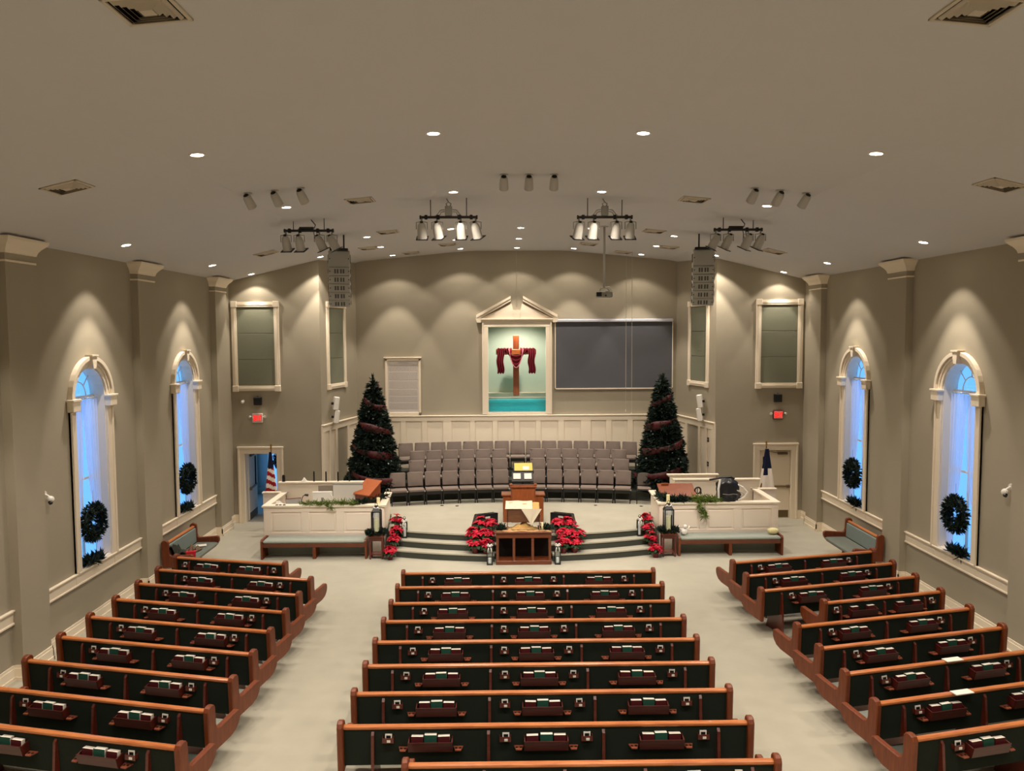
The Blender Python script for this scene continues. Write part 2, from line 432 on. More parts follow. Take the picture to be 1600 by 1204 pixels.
for k, (y0, a, z, yb) in enumerate(((19.28, .052, .18, 20.9), (19.57, .058, .36, 20.9))):
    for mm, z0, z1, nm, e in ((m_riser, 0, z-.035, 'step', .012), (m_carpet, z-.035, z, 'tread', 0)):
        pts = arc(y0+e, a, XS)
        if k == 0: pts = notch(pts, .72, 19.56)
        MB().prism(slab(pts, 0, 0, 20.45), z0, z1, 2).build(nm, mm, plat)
def trow(y, x, k=.033): return y-k*x*x
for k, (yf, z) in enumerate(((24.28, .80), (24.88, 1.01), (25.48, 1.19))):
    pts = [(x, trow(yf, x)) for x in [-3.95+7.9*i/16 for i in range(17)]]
    MB().prism(slab(pts, 0, 0, YM), .54, z, 2).build('choir_tier', m_riser, plat)  # whole tier in the riser tone, painting the shade beneath the chairs

# wainscot along the back wall and on the angled walls
wz0, wz1 = .54, 2.94
b = MB(); b.box(-5.3, 5.3, YM-.02, YM, wz0, wz1-.05)
wn = struct(b.build('trim_7', m_trim))
f = MB(); f.box(-5.3, 5.3, YM-.09, YM, wz1-.04, wz1, .008); f.box(-5.3, 5.3, YM-.06, YM, wz1-.08, wz1-.04, .008); f.build('cap_rail', m_trim, wn)
MB().box(-5.3, 5.3, YM-.058, YM-.02, wz1-.19, wz1-.07).build('top_rail', m_trim, wn)
MB().box(-5.3, 5.3, YM-.058, YM-.02, wz0, 1.3).build('bottom_rail', m_trim, wn)
PN = [(-5.02, -4.6), (-4.42, -3.87), (-3.70, -3.17), (-3.0, -2.47), (-2.19, -1.57), (-1.41, -.82), (-.66, -.10), (.06, .62), (.78, 1.36), (1.55, 2.11), (2.45, 2.96), (3.14, 3.67), (3.85, 4.4), (4.6, 5.02)]
prev = -5.3
for a, c in PN+[(5.3, 5.3)]:
    MB().box(prev, a, YM-.058, YM-.02, 1.3, wz1-.19, .004).build('stile', m_trim, wn); prev = c
for a, c in PN: MB().box(a+.02, c-.02, YM-.027, YM-.018, 1.32, wz1-.21, .004).build('panel', m_trim, wn)
for s in (-1, 1):
    d = Vector((-s*.6, 2.64)); L = d.length
    n2 = Vector((-s*abs(d.y), -abs(d.x))).normalized(); rz = math.atan2(n2.x, -n2.y)
    b = MB(); b.box(-L/2-.03, L/2, -.02, 0, 0, wz1-.05)
    t = struct(b.build('trim_%d' % (8 if s < 0 else 9), m_trim)); t.location = ((5.9+5.3)/2*s, (YF+YM)/2, 0); t.rotation_euler = (0, 0, rz)
    f = MB(); f.box(-L/2-.05, L/2+.02, -.09, 0, wz1-.04, wz1, .008); f.box(-L/2-.03, L/2, -.06, 0, wz1-.08, wz1-.04, .008); f.build('cap_rail', m_trim, t)
    MB().box(-L/2-.03, L/2, -.058, -.02, wz1-.22, wz1-.08).build('top_rail', m_trim, t)
    MB().box(-L/2-.03, L/2, -.058, -.02, .0, 1.0).build('bottom_rail', m_trim, t)
    pp = [(-L/2+.12, -L/2+.42), (-L/2+.56, -L/2+.86), (-L/2+1.0, -L/2+1.75), (-L/2+1.9, -L/2+2.5)]
    if s > 0: pp = [(-c, -a) for a, c in pp][::-1]
    prev = -L/2
    for a, c in pp+[(L/2, L/2)]:
        MB().box(prev, a, -.058, -.02, 1.0, wz1-.22, .004).build('stile', m_trim, t); prev = c
    for k, (a, c) in enumerate(pp):
        wide = c-a > .7
        MB().box(a+.02, c-.02, -.027, -.018, 1.02, wz1-.24, .004).build('panel', m_wall if wide else m_trim, t)
    # white corner board at the outer edge
    MB().box(-.05, .05, -.05, 0, 0, wz1-.05).build('corner_board', m_trim, t).location = (-s*(-L/2) if False else (L/2*s if s > 0 else -L/2), 0, 0)

# pediment and casing round the baptistery opening
pd = struct(MB().box(-1.15, -.95, YM-.06, YM, 2.96, 5.85, .006).box(.95, 1.15, YM-.06, YM, 2.96, 5.85, .006).box(-1.15, 1.15, YM-.062, YM, 5.85, 6.02, .006).box(-1.155, -1.10, YM-.085, YM, 2.96, 6.015, .005).box(1.10, 1.155, YM-.085, YM, 2.96, 6.015, .005).box(-1.0, 1.0, YM-.05, YM, 2.95, 3.03).build('trim_10', m_trim))
MB().box(-1.22, 1.22, YM-.09, YM, 6.02, 6.08, .01).box(-1.27, 1.27, YM-.12, YM, 6.08, 6.13, .01).build('cornice', m_trim, pd)
MB().prism([(-1.2, 6.13), (1.2, 6.13), (.17, 6.62), (.13, 6.42), (.08, 6.38), (-.08, 6.38), (-.13, 6.42), (-.17, 6.62)], YM-.05, YM, 1).build('tympanum', m_trim, pd)
for s in (-1, 1):
    for d, o0, o1 in ((.13, .09, .17), (.10, .0, .10)):
        MB().prism([(s*1.34, 6.06+o0), (s*1.34, 6.06+o1+.02), (s*.20, 6.70+o1), (s*.20, 6.70+o0)], YM-d, YM, 1).build('raking_cornice', m_trim, pd)
    MB().prism([(s*1.18, 6.0), (s*1.32, 6.0), (s*1.36, 6.14), (s*1.18, 6.14)], YM-.13, YM, 1).build('cornice_return', m_trim, pd)
MB().prism([(-.09, 6.13), (.09, 6.13), (.13, 6.4), (-.13, 6.4)], YM-.07, YM, 1).build('keystone', m_trim, pd)
# pool
pool = tag(MB().box(-1.45, 1.45, 27.7, 28.0, 2.3, 3.54, .01).box(-1.5, -1.45, YM+.2, 28.0, 2.3, 3.5).box(1.45, 1.5, YM+.2, 28.0, 2.3, 3.5).build('baptistery_pool', m_pool), 'turquoise water-filled baptistery pool behind its glass front, under the draped cross', 'pool')
MB().box(-1.45, 1.45, 27.64, 28.0, 3.42, 3.565, .01).build('ledge', m_trim, pool)
MB().box(-1.44, 1.44, YM+.22, 27.64, 2.35, 3.41).build('water', mat('pool_water', '#16bfcb', .06, .6, var=.12, vscale=2.5, emit='#0a8f9c', estr=.0), pool)
MB().box(-1.0, 1.0, YM+.16, YM+.175, 3.0, 3.5).build('glass_front', m_glass, pool)
MB().box(-1.0, 1.0, YM+.155, YM+.18, 3.495, 3.515).build('glass_rail', m_trim, pool)

# ------------------------------------------------------------------ hall behind the left door, recess behind the right door
m_hall = mat('hall_paint', '#b9bcb4', .7, .3)
b = MB()
b.box(-9.3, -9.2, YF+.2, 24.4, 0, 2.7); b.box(-9.3, -9.2, 27.8, 28.2, 0, 2.7); b.box(-9.3, -9.2, 24.4, 27.8, 0, .5); b.box(-9.3, -9.2, 24.4, 27.8, 2.45, 2.7); b.box(-6.9, -6.8, YF+.2, 28.2, 0, 2.7); b.box(-9.3, -6.8, YF+.2, 28.2, 2.6, 2.7)  # gap in the outer wall is an unseen opening added for more blue daylight
b.box(-9.3, -8.85, 28.1, 28.2, 0, 2.7); b.box(-7.75, -6.8, 28.1, 28.2, 0, 2.7); b.box(-8.85, -7.75, 28.1, 28.2, 2.2, 2.7)
b.box(-9.2, -8.85, 28.07, 28.1, 0, .25); b.box(-6.95, -6.9, 24, 28.1, .0, .2); b.box(-6.94, -6.9, 24, 28.1, .42, .5)
struct(b.build('wall_hall', m_hall))
d3 = struct(MB().box(-8.85, -8.75, 28.08, 28.16, 0, 2.2).box(-7.85, -7.75, 28.08, 28.16, 0, 2.2).box(-8.75, -7.85, 28.08, 28.16, 0, .12).box(-8.75, -7.85, 28.08, 28.16, 2.1, 2.2).box(-8.75, -7.85, 28.08, 28.16, 1.02, 1.08).build('door_3', m_trim))
MB().box(-8.75, -7.85, 28.115, 28.12, .12, 2.1).build('pane', m_glass, d3)
def casing(s, name):
    X = lambda a: s*a
    b = MB()
    for a, c in ((7.07, 7.26), (8.22, 8.41)):
        b.box(X(a), X(c), YF-.034, YF, 0, 2.10, .006)
    b.box(X(7.07), X(8.41), YF-.035, YF, 2.09, 2.30, .006)
    for a, c in ((7.065, 7.12), (8.36, 8.415)): b.box(X(a), X(c), YF-.06, YF, 0, 2.255, .006)
    b.box(X(7.05), X(8.43), YF-.064, YF, 2.25, 2.305, .006)
    for a, c in ((7.24, 7.27), (8.21, 8.24)): b.box(X(a), X(c), YF, YF+.2, 0, 2.11)
    b.box(X(7.24), X(8.24), YF, YF+.2, 2.08, 2.11)
    return struct(b.build(name, m_trim))
def door_leaf(parent, glass_side, bar):
    # local: hinge at origin, leaf along +x, faces -y
    lf = MB()
    gx0, gx1 = (.12, .26) if glass_side < 0 else (.68, .82)
    w, h = .93, 2.06
    lf.box(0, gx0, -.022, .022, .01, h); lf.box(gx1, w, -.022, .022, .01, h); lf.box(gx0, gx1, -.022, .022, .01, .95); lf.box(gx0, gx1, -.022, .022, 1.88, h)
    L = lf.build('leaf', m_trim, parent)
    MB().box(gx0, gx1, -.006, .006, .95, 1.88).build('lite', mat('dark_lite_glass', '#20303c', .08, .6), L)
    fr = MB()
    for a in (gx0, gx1-.015): fr.box(a, a+.015, -.03, .03, .95, 1.88)
    for z in (.95, 1.865): fr.box(gx0, gx1, -.03, .03, z, z+.015)
    fr.build('lite_frame', m_black, L)
    pb = MB(); pb.box(.06, .88, -.075, -.022, .95, 1.0, .012) if bar else None
    pb.box(.0, .1, -.09, -.02, .93, 1.02, .01)
    pb.build('panic_bar', mat('bronze_bar', '#7a6a50', .35, .5, metal=.4), L)
    MB().box(.02, .91, -.026, -.02, .02, .24).build('kick_plate', m_kick, L)
    c = MB(); c.box(.08, .38, -.09, -.022, 1.95, 2.02, .01); c.tube([(.3, -.10, 1.99), (.62, -.16, 2.05), (.75, -.05, 2.07)], .014, 6)
    c.build('door_closer', mat('bronze_closer', '#5a4a38', .4, .5), L)
    return L
d1 = casing(-1, 'door_1')
h1 = bpy.data.objects.new('door_leaf', None); COL.objects.link(h1); h1.parent = d1; h1.location = (-8.2, YF+.24, 0); h1.rotation_euler = (0, 0, R(93))
door_leaf(h1, 1, True)
d2 = casing(1, 'door_2')
h2 = bpy.data.objects.new('door_leaf', None); COL.objects.link(h2); h2.parent = d2; h2.location = (8.205, YF+.1, 0); h2.rotation_euler = (0, 0, R(180)); 
L2 = door_leaf(h2, 1, True); L2.scale = (1, -1, 1)
struct(MB().box(6.9, 8.9, YF+.3, YF+.4, 0, 2.6).build('wall_closet', m_wall))

# ------------------------------------------------------------------ lights and ceiling fixtures
ring_me = MB().lathe([(.075, .03), (.082, -.006), (.105, -.008), (.107, 0), (.107, .012)], 20).mesh('trim_ring', m_white, 'auto')
lens_me = MB().lathe([(.0, -.005), (.078, -.005), (.078, .0), (.0, .001)], 20).mesh('lens', m_lamp)
def spot(name, parent, loc, energy, size, blend, aim=None, col=WARM, rad=.035):
    l = bpy.data.lights.new(name, 'SPOT'); l.energy = energy; l.spot_size = R(size); l.spot_blend = blend; l.shadow_soft_size = rad; l.color = col
    o = bpy.data.objects.new(name, l); COL.objects.link(o); o.parent = parent; o.location = loc
    if aim is not None: o.rotation_euler = aim
    return o
def slope(x):
    e = .05; return math.atan2(ceilz(x+e)-ceilz(x-e), 2*e)
def downlight(x, y, label, power, wash=False, size=88, outer=.55):
    t = thing('ceiling_downlight', label, 'light', (x, y, ceilz(x)-.004), 0, 'recessed ceiling downlights', rot=(0, -slope(x), 0))
    link('trim_ring', ring_me, t); link('lens', lens_me, t)
    inv = (0, slope(x), 0)
    if wash:
        spot('lamp', t, (0, 0, -.03), power*outer, size, .3, inv); spot('lamp', t, (0, 0, -.03), power*1.9, 63, .35, inv)
    else:
        spot('lamp', t, (0, 0, -.03), power, 118, .7, inv)
    return t
for k, y in enumerate((10.92, 15.38, 5.9, 1.2)):
    for q, x in enumerate((-4.6, -1.42, 1.42, 4.6)):
        if k < 2: lb = 'recessed ceiling downlight over the pews, %s from the left in the %s row' % (ORD[q], 'nearer' if k == 0 else 'farther')
        else: lb = 'recessed ceiling downlight toward the balcony, out of view, %s from the left, row %s' % (ORD[q], 'one' if k == 2 else 'two')
        downlight(x, y, lb, P_FLOOR*(.78 if k == 1 else 1))
for s in (-1, 1):
    for y, nm in ((15.6, 'nearer window'), (20.2, 'farther window'), (10.95, 'unseen near window'), (6.3, 'unseen rear window')):
        downlight(s*7.77, y, 'recessed wall-washing downlight above the %s %s' % (SIDE[s], nm), P_WASH, True)
    downlight(s*7.75, 23.25, 'recessed downlight above the framed panel over the %s door' % SIDE[s], P_WASH*.45, True, 112, .6)
    downlight(s*5.72, 23.15, 'recessed downlight at the %s corner beside the line array' % SIDE[s], P_WASH*.95, True, 105, .8)
for x, nm in ((-3.95, 'far left'), (-1.8, 'left of centre'), (0, 'centre'), (1.8, 'right of centre'), (3.95, 'far right')):
    downlight(x, 20.6, 'recessed downlight over the platform front, %s' % nm, P_FLOOR*.16)
    downlight(x, 22.95, 'recessed downlight over the choir seats, middle line, %s' % nm, P_FLOOR*.30)
    downlight(x, 25.4, 'recessed downlight washing the back wall, %s' % nm, P_WASH*.8, True, 112, .4)

def vent(x, y, label):
    t = thing('ceiling_vent', label, 'vent', (x, y, ceilz(x)-.003), 0, 'square ceiling vents', rot=(0, -slope(x), 0))
    w = .26
    fr = MB()
    for q in (-1, 1): fr.box(q*w, q*(w-.035), -w, w, -.016, .004, .004); fr.box(-w, w, q*w, q*(w-.035), -.016, .004, .004)
    fr.build('frame', m_ventw, t)
    MB().box(-w+.03, w-.03, -w+.03, w-.03, .0, .003).build('backing', m_ventd, t)  # near-black sheet painting the shaded void behind the louvers
    for k, r in enumerate((.205, .165, .125, .085)):
        lv = MB()
        for a in range(4):
            lv.X = Matrix.Rotation(a*PI/2, 4, 'Z')
            lv.add([(-r, -r, -.004), (r, -r, -.004), (r-.022, -r+.022, -.03), (-r+.022, -r+.022, -.03), (-r, -r, -.001), (r, -r, -.001), (r-.022, -r+.022, -.027), (-r+.022, -r+.022, -.027)],
                   [(0,1,2,3), (4,5,6,7), (0,1,5,4), (3,2,6,7), (0,3,7,4), (1,2,6,5)])
        lv.build('louver', m_ventw, t)
    MB().box(-.055, .055, -.055, .055, -.03, -.02, .004).build('centre_plate', m_ventw, t)
m_ventw = mat('vent_paint', '#c4b8a6', .6, .3); m_ventd = mat('vent_void_shade', '#0d0b09', .9, .1)
for s in (-1, 1):
    for x, y, nm in ((3.27, 6.42, 'nearest vent at the top edge'), (6.5, 11.2, 'outer near vent'), (3.2, 15.4, 'vent beside the pew downlights'), (3.33, 20.05, 'vent behind the stage lights'), (6.46, 20.35, 'outer far vent by the pilaster'), (4.3, 22.95, 'vent beyond the line array'), (2.1, 23.9, 'small far vent near the back wall'), (3.33, 25.2, 'farthest vent near the back wall')):
        vent(s*x, y, '%s ceiling, %s, square and louvred' % (SIDE[s], nm))

# ceiling spot cans (three groups of three)
def canlight(x, y, yaw, label):
    t = thing('ceiling_spotlight', label, 'spotlight', (x, y, ceilz(x)), 0, 'ceiling-mounted spotlights')
    MB().lathe([(0, 0), (.07, 0), (.07, -.015), (0, -.018)], 14).build('mount', m_lgrey, t, 'auto')
    yk = MB(); yk.cyl((0, 0, -.015), (0, 0, -.06), .014, n=8); yk.build('stem', m_lgrey, t)
    d = Vector((math.sin(yaw)*.70, math.cos(yaw)*.70, -.71)).normalized()
    c = Vector((0, 0, -.1)); Mx = d.to_track_quat('Z', 'Y').to_matrix().to_4x4(); Mx.translation = c
    b = MB(); b.X = Mx; b.lathe([(.0, -.075), (.05, -.07), (.068, -.03), (.076, .06), (.08, .17), (.07, .17), (.066, .1), (0, .1)], 18); b.build('can', m_lgrey, t, 'auto')
    spot('lamp', t, tuple(c+d*.2), P_CAN, 60, .7, tuple((-d).to_track_quat('Z', 'Y').to_euler()), (1, .91, .80), .05)  # beam added to brighten counter and pulpit fronts; can not known to be lit
    b = MB(); b.X = Mx; b.lathe([(0, -.085), (.043, -.082), (.046, -.06), (0, -.06)], 14); b.build('end_cap', m_black, t, 'auto')
for s, xs_, nm in ((-1, (-4.82, -4.36, -3.92), 'left'), (0, (-.46, -.03, .40), 'centre'), (1, (3.88, 4.32, 4.78), 'right')):
    for k, x in enumerate(xs_):
        canlight(x, 13.75+(.12 if s > 0 else 0), -s*.32, 'grey ceiling spot can with black end cap, %s of the %s trio' % (['left one', 'middle one', 'right one'][k], nm))

# stage-light bars
def stage_light(loc, yaw, label, drop=.12):
    t = thing('stage_light', label, 'stage light', loc, 0, 'stage lights on the hanging bars')
    y = MB(); y.cyl((0, 0, .02), (0, 0, -.05), .018, n=8); y.tube([(-.11, 0, -.2), (-.11, 0, -.06), (0, 0, -.045), (.11, 0, -.06), (.11, 0, -.2)], .009, 6); 
    y.build('yoke', m_grey, t)
    d = Vector((math.sin(yaw)*.45, math.cos(yaw)*.40, -.85)).normalized()
    Mx = d.to_track_quat('Z', 'Y').to_matrix().to_4x4(); Mx.translation = (0, 0, -.18)
    b = MB(); b.X = Mx; b.lathe([(0, -.12), (.045, -.115), (.075, -.07), (.088, 0), (.092, .06), (.096, .16), (.1, .2), (.085, .2), (.08, .12), (0, .1)], 18); b.build('body', m_lgrey, t, 'auto')
    b = MB(); b.X = Mx; b.lathe([(0, -.15), (.03, -.148), (.034, -.11), (0, -.11)], 12); b.build('end_cap', m_black, t, 'auto')
    b = MB(); b.X = Mx
    for q in (-1, 1): b.box(q*.12, q*.09, -.12, .12, .195, .21); b.box(-.12, .12, q*.12, q*.09, .195, .21)
    b.build('filter_frame', m_black, t)
    b = MB(); b.X = Mx; b.lathe([(0, .125), (.078, .125), (.078, .13), (0, .13)], 16); b.build('lens', m_lamp, t)
    q_ = (-d).to_track_quat('Z', 'Y').to_euler()
    sp_ = spot('lamp', t, tuple(Vector((0, 0, -.18))+d*.215), P_STAGE, 62, .8, tuple(q_), (1, .91, .80), .07)
def light_bar(x0, x1, y, z, nm, box, yaws, lens):
    t = thing('lighting_bar', 'black hanging lighting bar with four lamps, %s of the four bars' % nm, 'lighting bar', ((x0+x1)/2, y, z), 0, 'hanging lighting bars')
    h = (x1-x0)/2; xc = (x0+x1)/2
    MB().cyl((-h, 0, 0), (h, 0, 0), .028, n=10).cyl((-h, 0, 0), (-h+.03, 0, 0), .042, n=10).cyl((h-.03, 0, 0), (h, 0, 0), .042, n=10).build('pipe', mat('bar_black', '#2a2622', .5, .4), t, 'auto')
    for q in (-.62, .62):
        MB().cyl((q*h, 0, 0), (q*h, 0, ceilz(xc+q*h)-z), .009, n=6).build('hanger_rod', m_black, t)
    for q in (-.78, -.36, .36, .78): MB().box(q*h-.03, q*h+.03, -.035, .035, -.045, .045, .008).build('clamp', m_black, t)
    cz = ceilz(xc)-z
    if box:
        MB().box(-.07, .07, -.05, .05, .03, .22, .01).build('junction_box', m_grey, t)
        cb = MB()
        for q in (-1, 1):
            cb.tube([(q*.08, 0, .15), (q*.16, 0, .14), (q*.22, 0, .06), (q*.27, 0, .02)], .009, 6); cb.tube([(q*.08, 0, .11), (q*.15, 0, .1), (q*.2, 0, .0)], .009, 6)
            cb.tube([(q*.03, 0, .22), (q*.05, .02, .27), (0, 0, .3), (-.04, .02, cz)], .011, 6)
        cb.build('cable', m_grey, t)
    else:
        cb = MB(); cb.tube([(-.15, 0, .05), (.0, 0, .04), (.12, 0, .06), (.14, 0, .12), (.06, 0, .22), (.05, 0, cz)], .012, 6); cb.tube([(.1, 0, 0), (.12, 0, -.15), (.15, 0, -.22), (.18, 0, -.15), (.16, 0, 0)], .008, 6); cb.tube([(-.2, 0, .05), (.1, 0, .05)], .03, 6)
        cb.build('cable', m_black, t)
    for k, q in enumerate((-.93, -.40, .42, .93)):
        stage_light((xc+q*h, y, z-.04), yaws[k], 'grey stage light, %s on the %s hanging bar' % (['leftmost', 'second', 'third', 'rightmost'][k], nm))
light_bar(-5.12, -4.07, 17.1, 7.84, 'outer left', False, (.1, .2, 1.0, 1.2), 0)
light_bar(-2.14, -.98, 16.1, 7.97, 'inner left', True, (0, .3, .1, .5), 0)
light_bar(1.02, 2.14, 16.15, 7.97, 'inner right', True, (-.3, -.2, -.1, 0), 0)
light_bar(4.06, 5.1, 17.15, 7.84, 'outer right', False, (-1.2, -.9, -.8, -.8), 0)

# line arrays
m_arr = mat('array_grille', '#aaa89f', .6, .3, bump=.4, bscale=200)
for s in (-1, 1):
    t = thing('line_array_speaker', 'grey hanging line array of six cabinets at the %s of the platform' % SIDE[s], 'speaker', (s*4.47, 19.6, 0), s*R(10)*-1, 'hanging line arrays')
    rg = MB(); rg.tube([(-.12*s, 0, 7.7), (-.12*s, 0, ceilz(4.6)-.01)], .02, 6); rg.box(-.22, .22, -.1, .2, 7.68, 7.73, .01); rg.build('rigging', m_black, t)
    z = 7.68; y = 0; a = 0
    for k in range(6):
        h = .40 if k == 0 else .205; w = .26
        a = 0 if k == 0 else (k-1)*R(6)+R(4)
        Mx = Matrix.Translation((0, y, z)) @ Matrix.Rotation(a, 4, 'X')
        b = MB(); b.X = Mx; b.box(-w, w, 0, .36, -h+.006, -.004, .012); cab = b.build('cabinet', m_lgrey, t)
        b = MB(); b.X = Mx; b.box(-w+.02, w-.02, -.008, .0, -h+.02, -.016, .004); gr = b.build('grille', m_arr, cab)
        b = MB(); b.X = Mx
        if k:
            for q in (-.1, -.04, .04, .1): b.box(q-.02, q+.02, -.013, -.004, -h+.05, -.05)
            b.build('port', mat('port_grey', '#55534d', .6, .3) if 'port_grey' not in bpy.data.materials else bpy.data.materials['port_grey'], cab)
        b = MB(); b.X = Mx
        for q in (-1, 1): b.cyl((q*.225, -.012, -h*.5), (q*.225, 0, -h*.5), .014, n=8); b.box(q*w, q*(w+.012), .04, .3, -h*.75, -h*.25)
        b.build('hinge_plate', m_black, cab)
        y += math.sin(a)*h; z -= math.cos(a)*h

# projector on its pole
t = thing('projector', 'grey projector hanging on a long pale pole from the ceiling', 'projector', (2.07, 20.0, 0))
MB().cyl((0, 0, 6.78), (0, 0, ceilz(2.07)+.02), .03, n=10).build('pole', m_lgrey, t, True)
MB().lathe([(0, 0), (.1, 0), (.1, -.02), (0, -.02)], 16, (0, 0, ceilz(2.07))).build('ceiling_flange', m_lgrey, t, 'auto')
MB().box(-.2, .2, -.15, .15, 6.53, 6.68, .025).build('body', m_grey, t)
MB().tube([(-.12, 0, 6.68), (-.08, 0, 6.76), (0, 0, 6.79), (.08, 0, 6.76), (.14, 0, 6.68)], .015, 6).build('bracket', m_lgrey, t)
MB().box(-.21, -.08, -.16, -.145, 6.55, 6.66, .004).build('vent_panel', m_black, t)
MB().cyl((.02, -.152, 6.57), (.02, -.17, 6.57), .022, n=10).build('knob', m_black, t)
MB().tube([(.03, .02, 6.79), (.14, .05, 6.80), (.2, .05, 6.74), (.17, .08, 6.66)], .01, 6).build('cable', m_white, t)
# hanging choir microphones
for x, y, z in ((-.03, 25.1, 6.45), (3.6, 25.0, 3.1), (3.42, 25.05, 3.2)):
    t = thing('hanging_microphone', {-.03: 'thin pale cord hanging from the ceiling above the pediment', 3.6: 'right-hand thin choir microphone cord hanging before the screen', 3.42: 'left-hand thin choir microphone cord hanging before the screen'}[x], 'microphone', (x, y, z))
    MB().cyl((0, 0, 0), (0, 0, ceilz(x)-z), .006, n=5).build('cord', m_wire, t)
    MB().cyl((0, 0, -.06), (0, 0, .02), .009, n=6).build('capsule', m_white, t)
#NEXT
# ================================================================== PEWS
m_cap = wood('lit_pew_cap_wood', '#a3592c', '#c27843', .28, 0)  # paler copy of the pew wood, light on the rail tops in the colour
def end_poly():
    return [(-.10, .29), (.38, .315), (.50, .35), (.57, .41), (.605, .475), (.612, .535), (.595, .585), (.55, .605), (.30, .585), (.12, .575), (.075, .60), (.055, .66), (.05, .80), (.045, .885), (.02, .92), (-.02, .935), (-.06, .935), (-.10, .915), (-.125, .87), (-.115, .60)]
_EP = end_poly()
def inset(poly, d):
    cx = sum(q[0] for q in poly)/len(poly); n = len(poly); out = []
    for i in range(n):
        a = Vector(poly[i-1]); b = Vector(poly[i]); c = Vector(poly[(i+1) % n])
        e1 = (b-a).normalized(); e2 = (c-b).normalized()
        nn = Vector((-e1.y-e2.y, e1.x+e2.x))
        if nn.length < 1e-5: nn = Vector((-e1.y, e1.x))
        nn.normalize(); k = 1/max(.5, nn.dot(Vector((-e1.y, e1.x))))
        out.append(tuple(b+nn*d*k))
    return out
endb = MB()      # end panel with chamfered rim and a raised field
pi_ = inset(_EP, .012); n = len(_EP)
V = []
for x, pl in ((-.038, pi_), (-.026, _EP), (.026, _EP), (.038, pi_)): V += [(x, *q) for q in pl]
F = [tuple(range(n)), tuple(range(3*n, 4*n))]
for r in range(3): F += [(r*n+i, r*n+(i+1) % n, (r+1)*n+(i+1) % n, (r+1)*n+i) for i in range(n)]
endb.add(V, F); END_ME = endb.mesh('end_panel', m_woodv)
def rail_me(L): 
    return MB().prism([(-.065, .825), (.0, .825), (.012, .84), (.008, .862), (-.012, .872), (-.055, .872), (-.072, .86), (-.074, .84)], -L/2, L/2, 0).mesh('top_rail', m_cap)
FIN_ME = MB().prism([(-.05, .80), (-.085, .76), (-.125, .30), (-.12, .0), (.42, .0), (.40, .06), (.30, .34), (.0, .36), (-.035, .40)], -.018, .018, 0).mesh('support_fin', m_wooddk)
rk = MB()        # hymnal rack
rk.box(-.27, .27, -.15, -.05, .585, .60); rk.prism([(-.155, .585), (-.14, .585), (-.175, .715), (-.19, .715)], -.27, .27, 0)
for q in (-1, 1): rk.prism([(-.155, .585), (-.045, .585), (-.045, .73), (-.07, .73), (-.188, .705)], q*.27, q*.255, 0)
RACK_ME = rk.mesh('hymnal_rack', wood('rack_wood', '#3c120b', '#521b10', .4, 0))
ch = MB(); ch.prism([(-.06, 0), (.06, 0), (.035, -.10), (-.035, -.10)], 0, .014, 2)
CUP_ME = ch.mesh('communion_cup_holder', mat('cup_holder_wood', '#8a4a35', .35, .5))
c2 = MB()
for q in (-.025, .025): c2.cyl((q, -.05, .0135), (q, -.05, .0155), .017, n=10)
CUPH_ME = c2.mesh('cup_hole_shade', m_black)  # flat black discs stand for the shade inside the cup holes
cb = MB(); cb.box(-.07, .07, -.05, 0, 0, .012); cb.box(-.07, .07, -.055, -.043, 0, .06); cb.box(-.07, -.062, -.05, 0, 0, .07); cb.box(.062, .07, -.05, 0, 0, .07)
CBOX_ME = cb.mesh('card_box', m_wooddk)
PEN_ME = MB().box(-.012, .03, -.062, -.054, .012, .04).mesh('box_label', m_paper)
def book_me(m, w, h, nm):
    b = MB(); b.box(-w/2, w/2, -.034, -.030, 0, h); b.box(-w/2, w/2, .030, .034, 0, h); b.box(-w/2, -w/2+.004, -.034, .034, 0, h); c = b.mesh(nm+'_cover', m)
    return c, MB().box(-w/2+.004, w/2-.002, -.030, .030, .004, h-.001).mesh(nm+'_pages', m_paper)
BK = {'maroon': book_me(m_maroon, .147, .160, 'maroon'), 'green': book_me(m_green, .152, .174, 'green')}
CARD = (MB().box(-.042, .042, -.004, .004, 0, .085).mesh('card', m_white), MB().box(-.028, .028, -.0055, -.003, .0, .066).mesh('card_front', m_black))
cm = {}
def cushions(L):
    if L not in cm:
        b = MB()
        b.grid(lambda u, v: (-L/2+L*u, [.03, .02, .06, .30, .52, .575, .585, .56][round(v*7)], [.385, .43, .455, .46, .455, .435, .405, .385][round(v*7)]), 1, 7)
        b.prism([(.03, .385), (.02, .43), (.06, .455), (.30, .46), (.52, .455), (.575, .435), (.585, .405), (.56, .385)], -L/2, L/2, 0)
        seat = b.mesh('seat_cushion', m_seat, 'auto')
        back = MB().prism([(.0, .36), (-.03, .36), (-.055, .82), (-.005, .82)], -L/2, L/2, 0).mesh('back_panel', m_backcloth)
        bi = MB().prism([(.03, .45), (.045, .47), (.03, .80), (.015, .815), (-.008, .815), (-.002, .45)], -L/2, L/2, 0).mesh('back_cushion', m_backin)
        bd = MB().box(-L/2, L/2, .03, .54, .355, .385).mesh('seat_board', m_wooddk)
        cm[L] = (seat, back, bi, bd, rail_me(L))
    return cm[L]
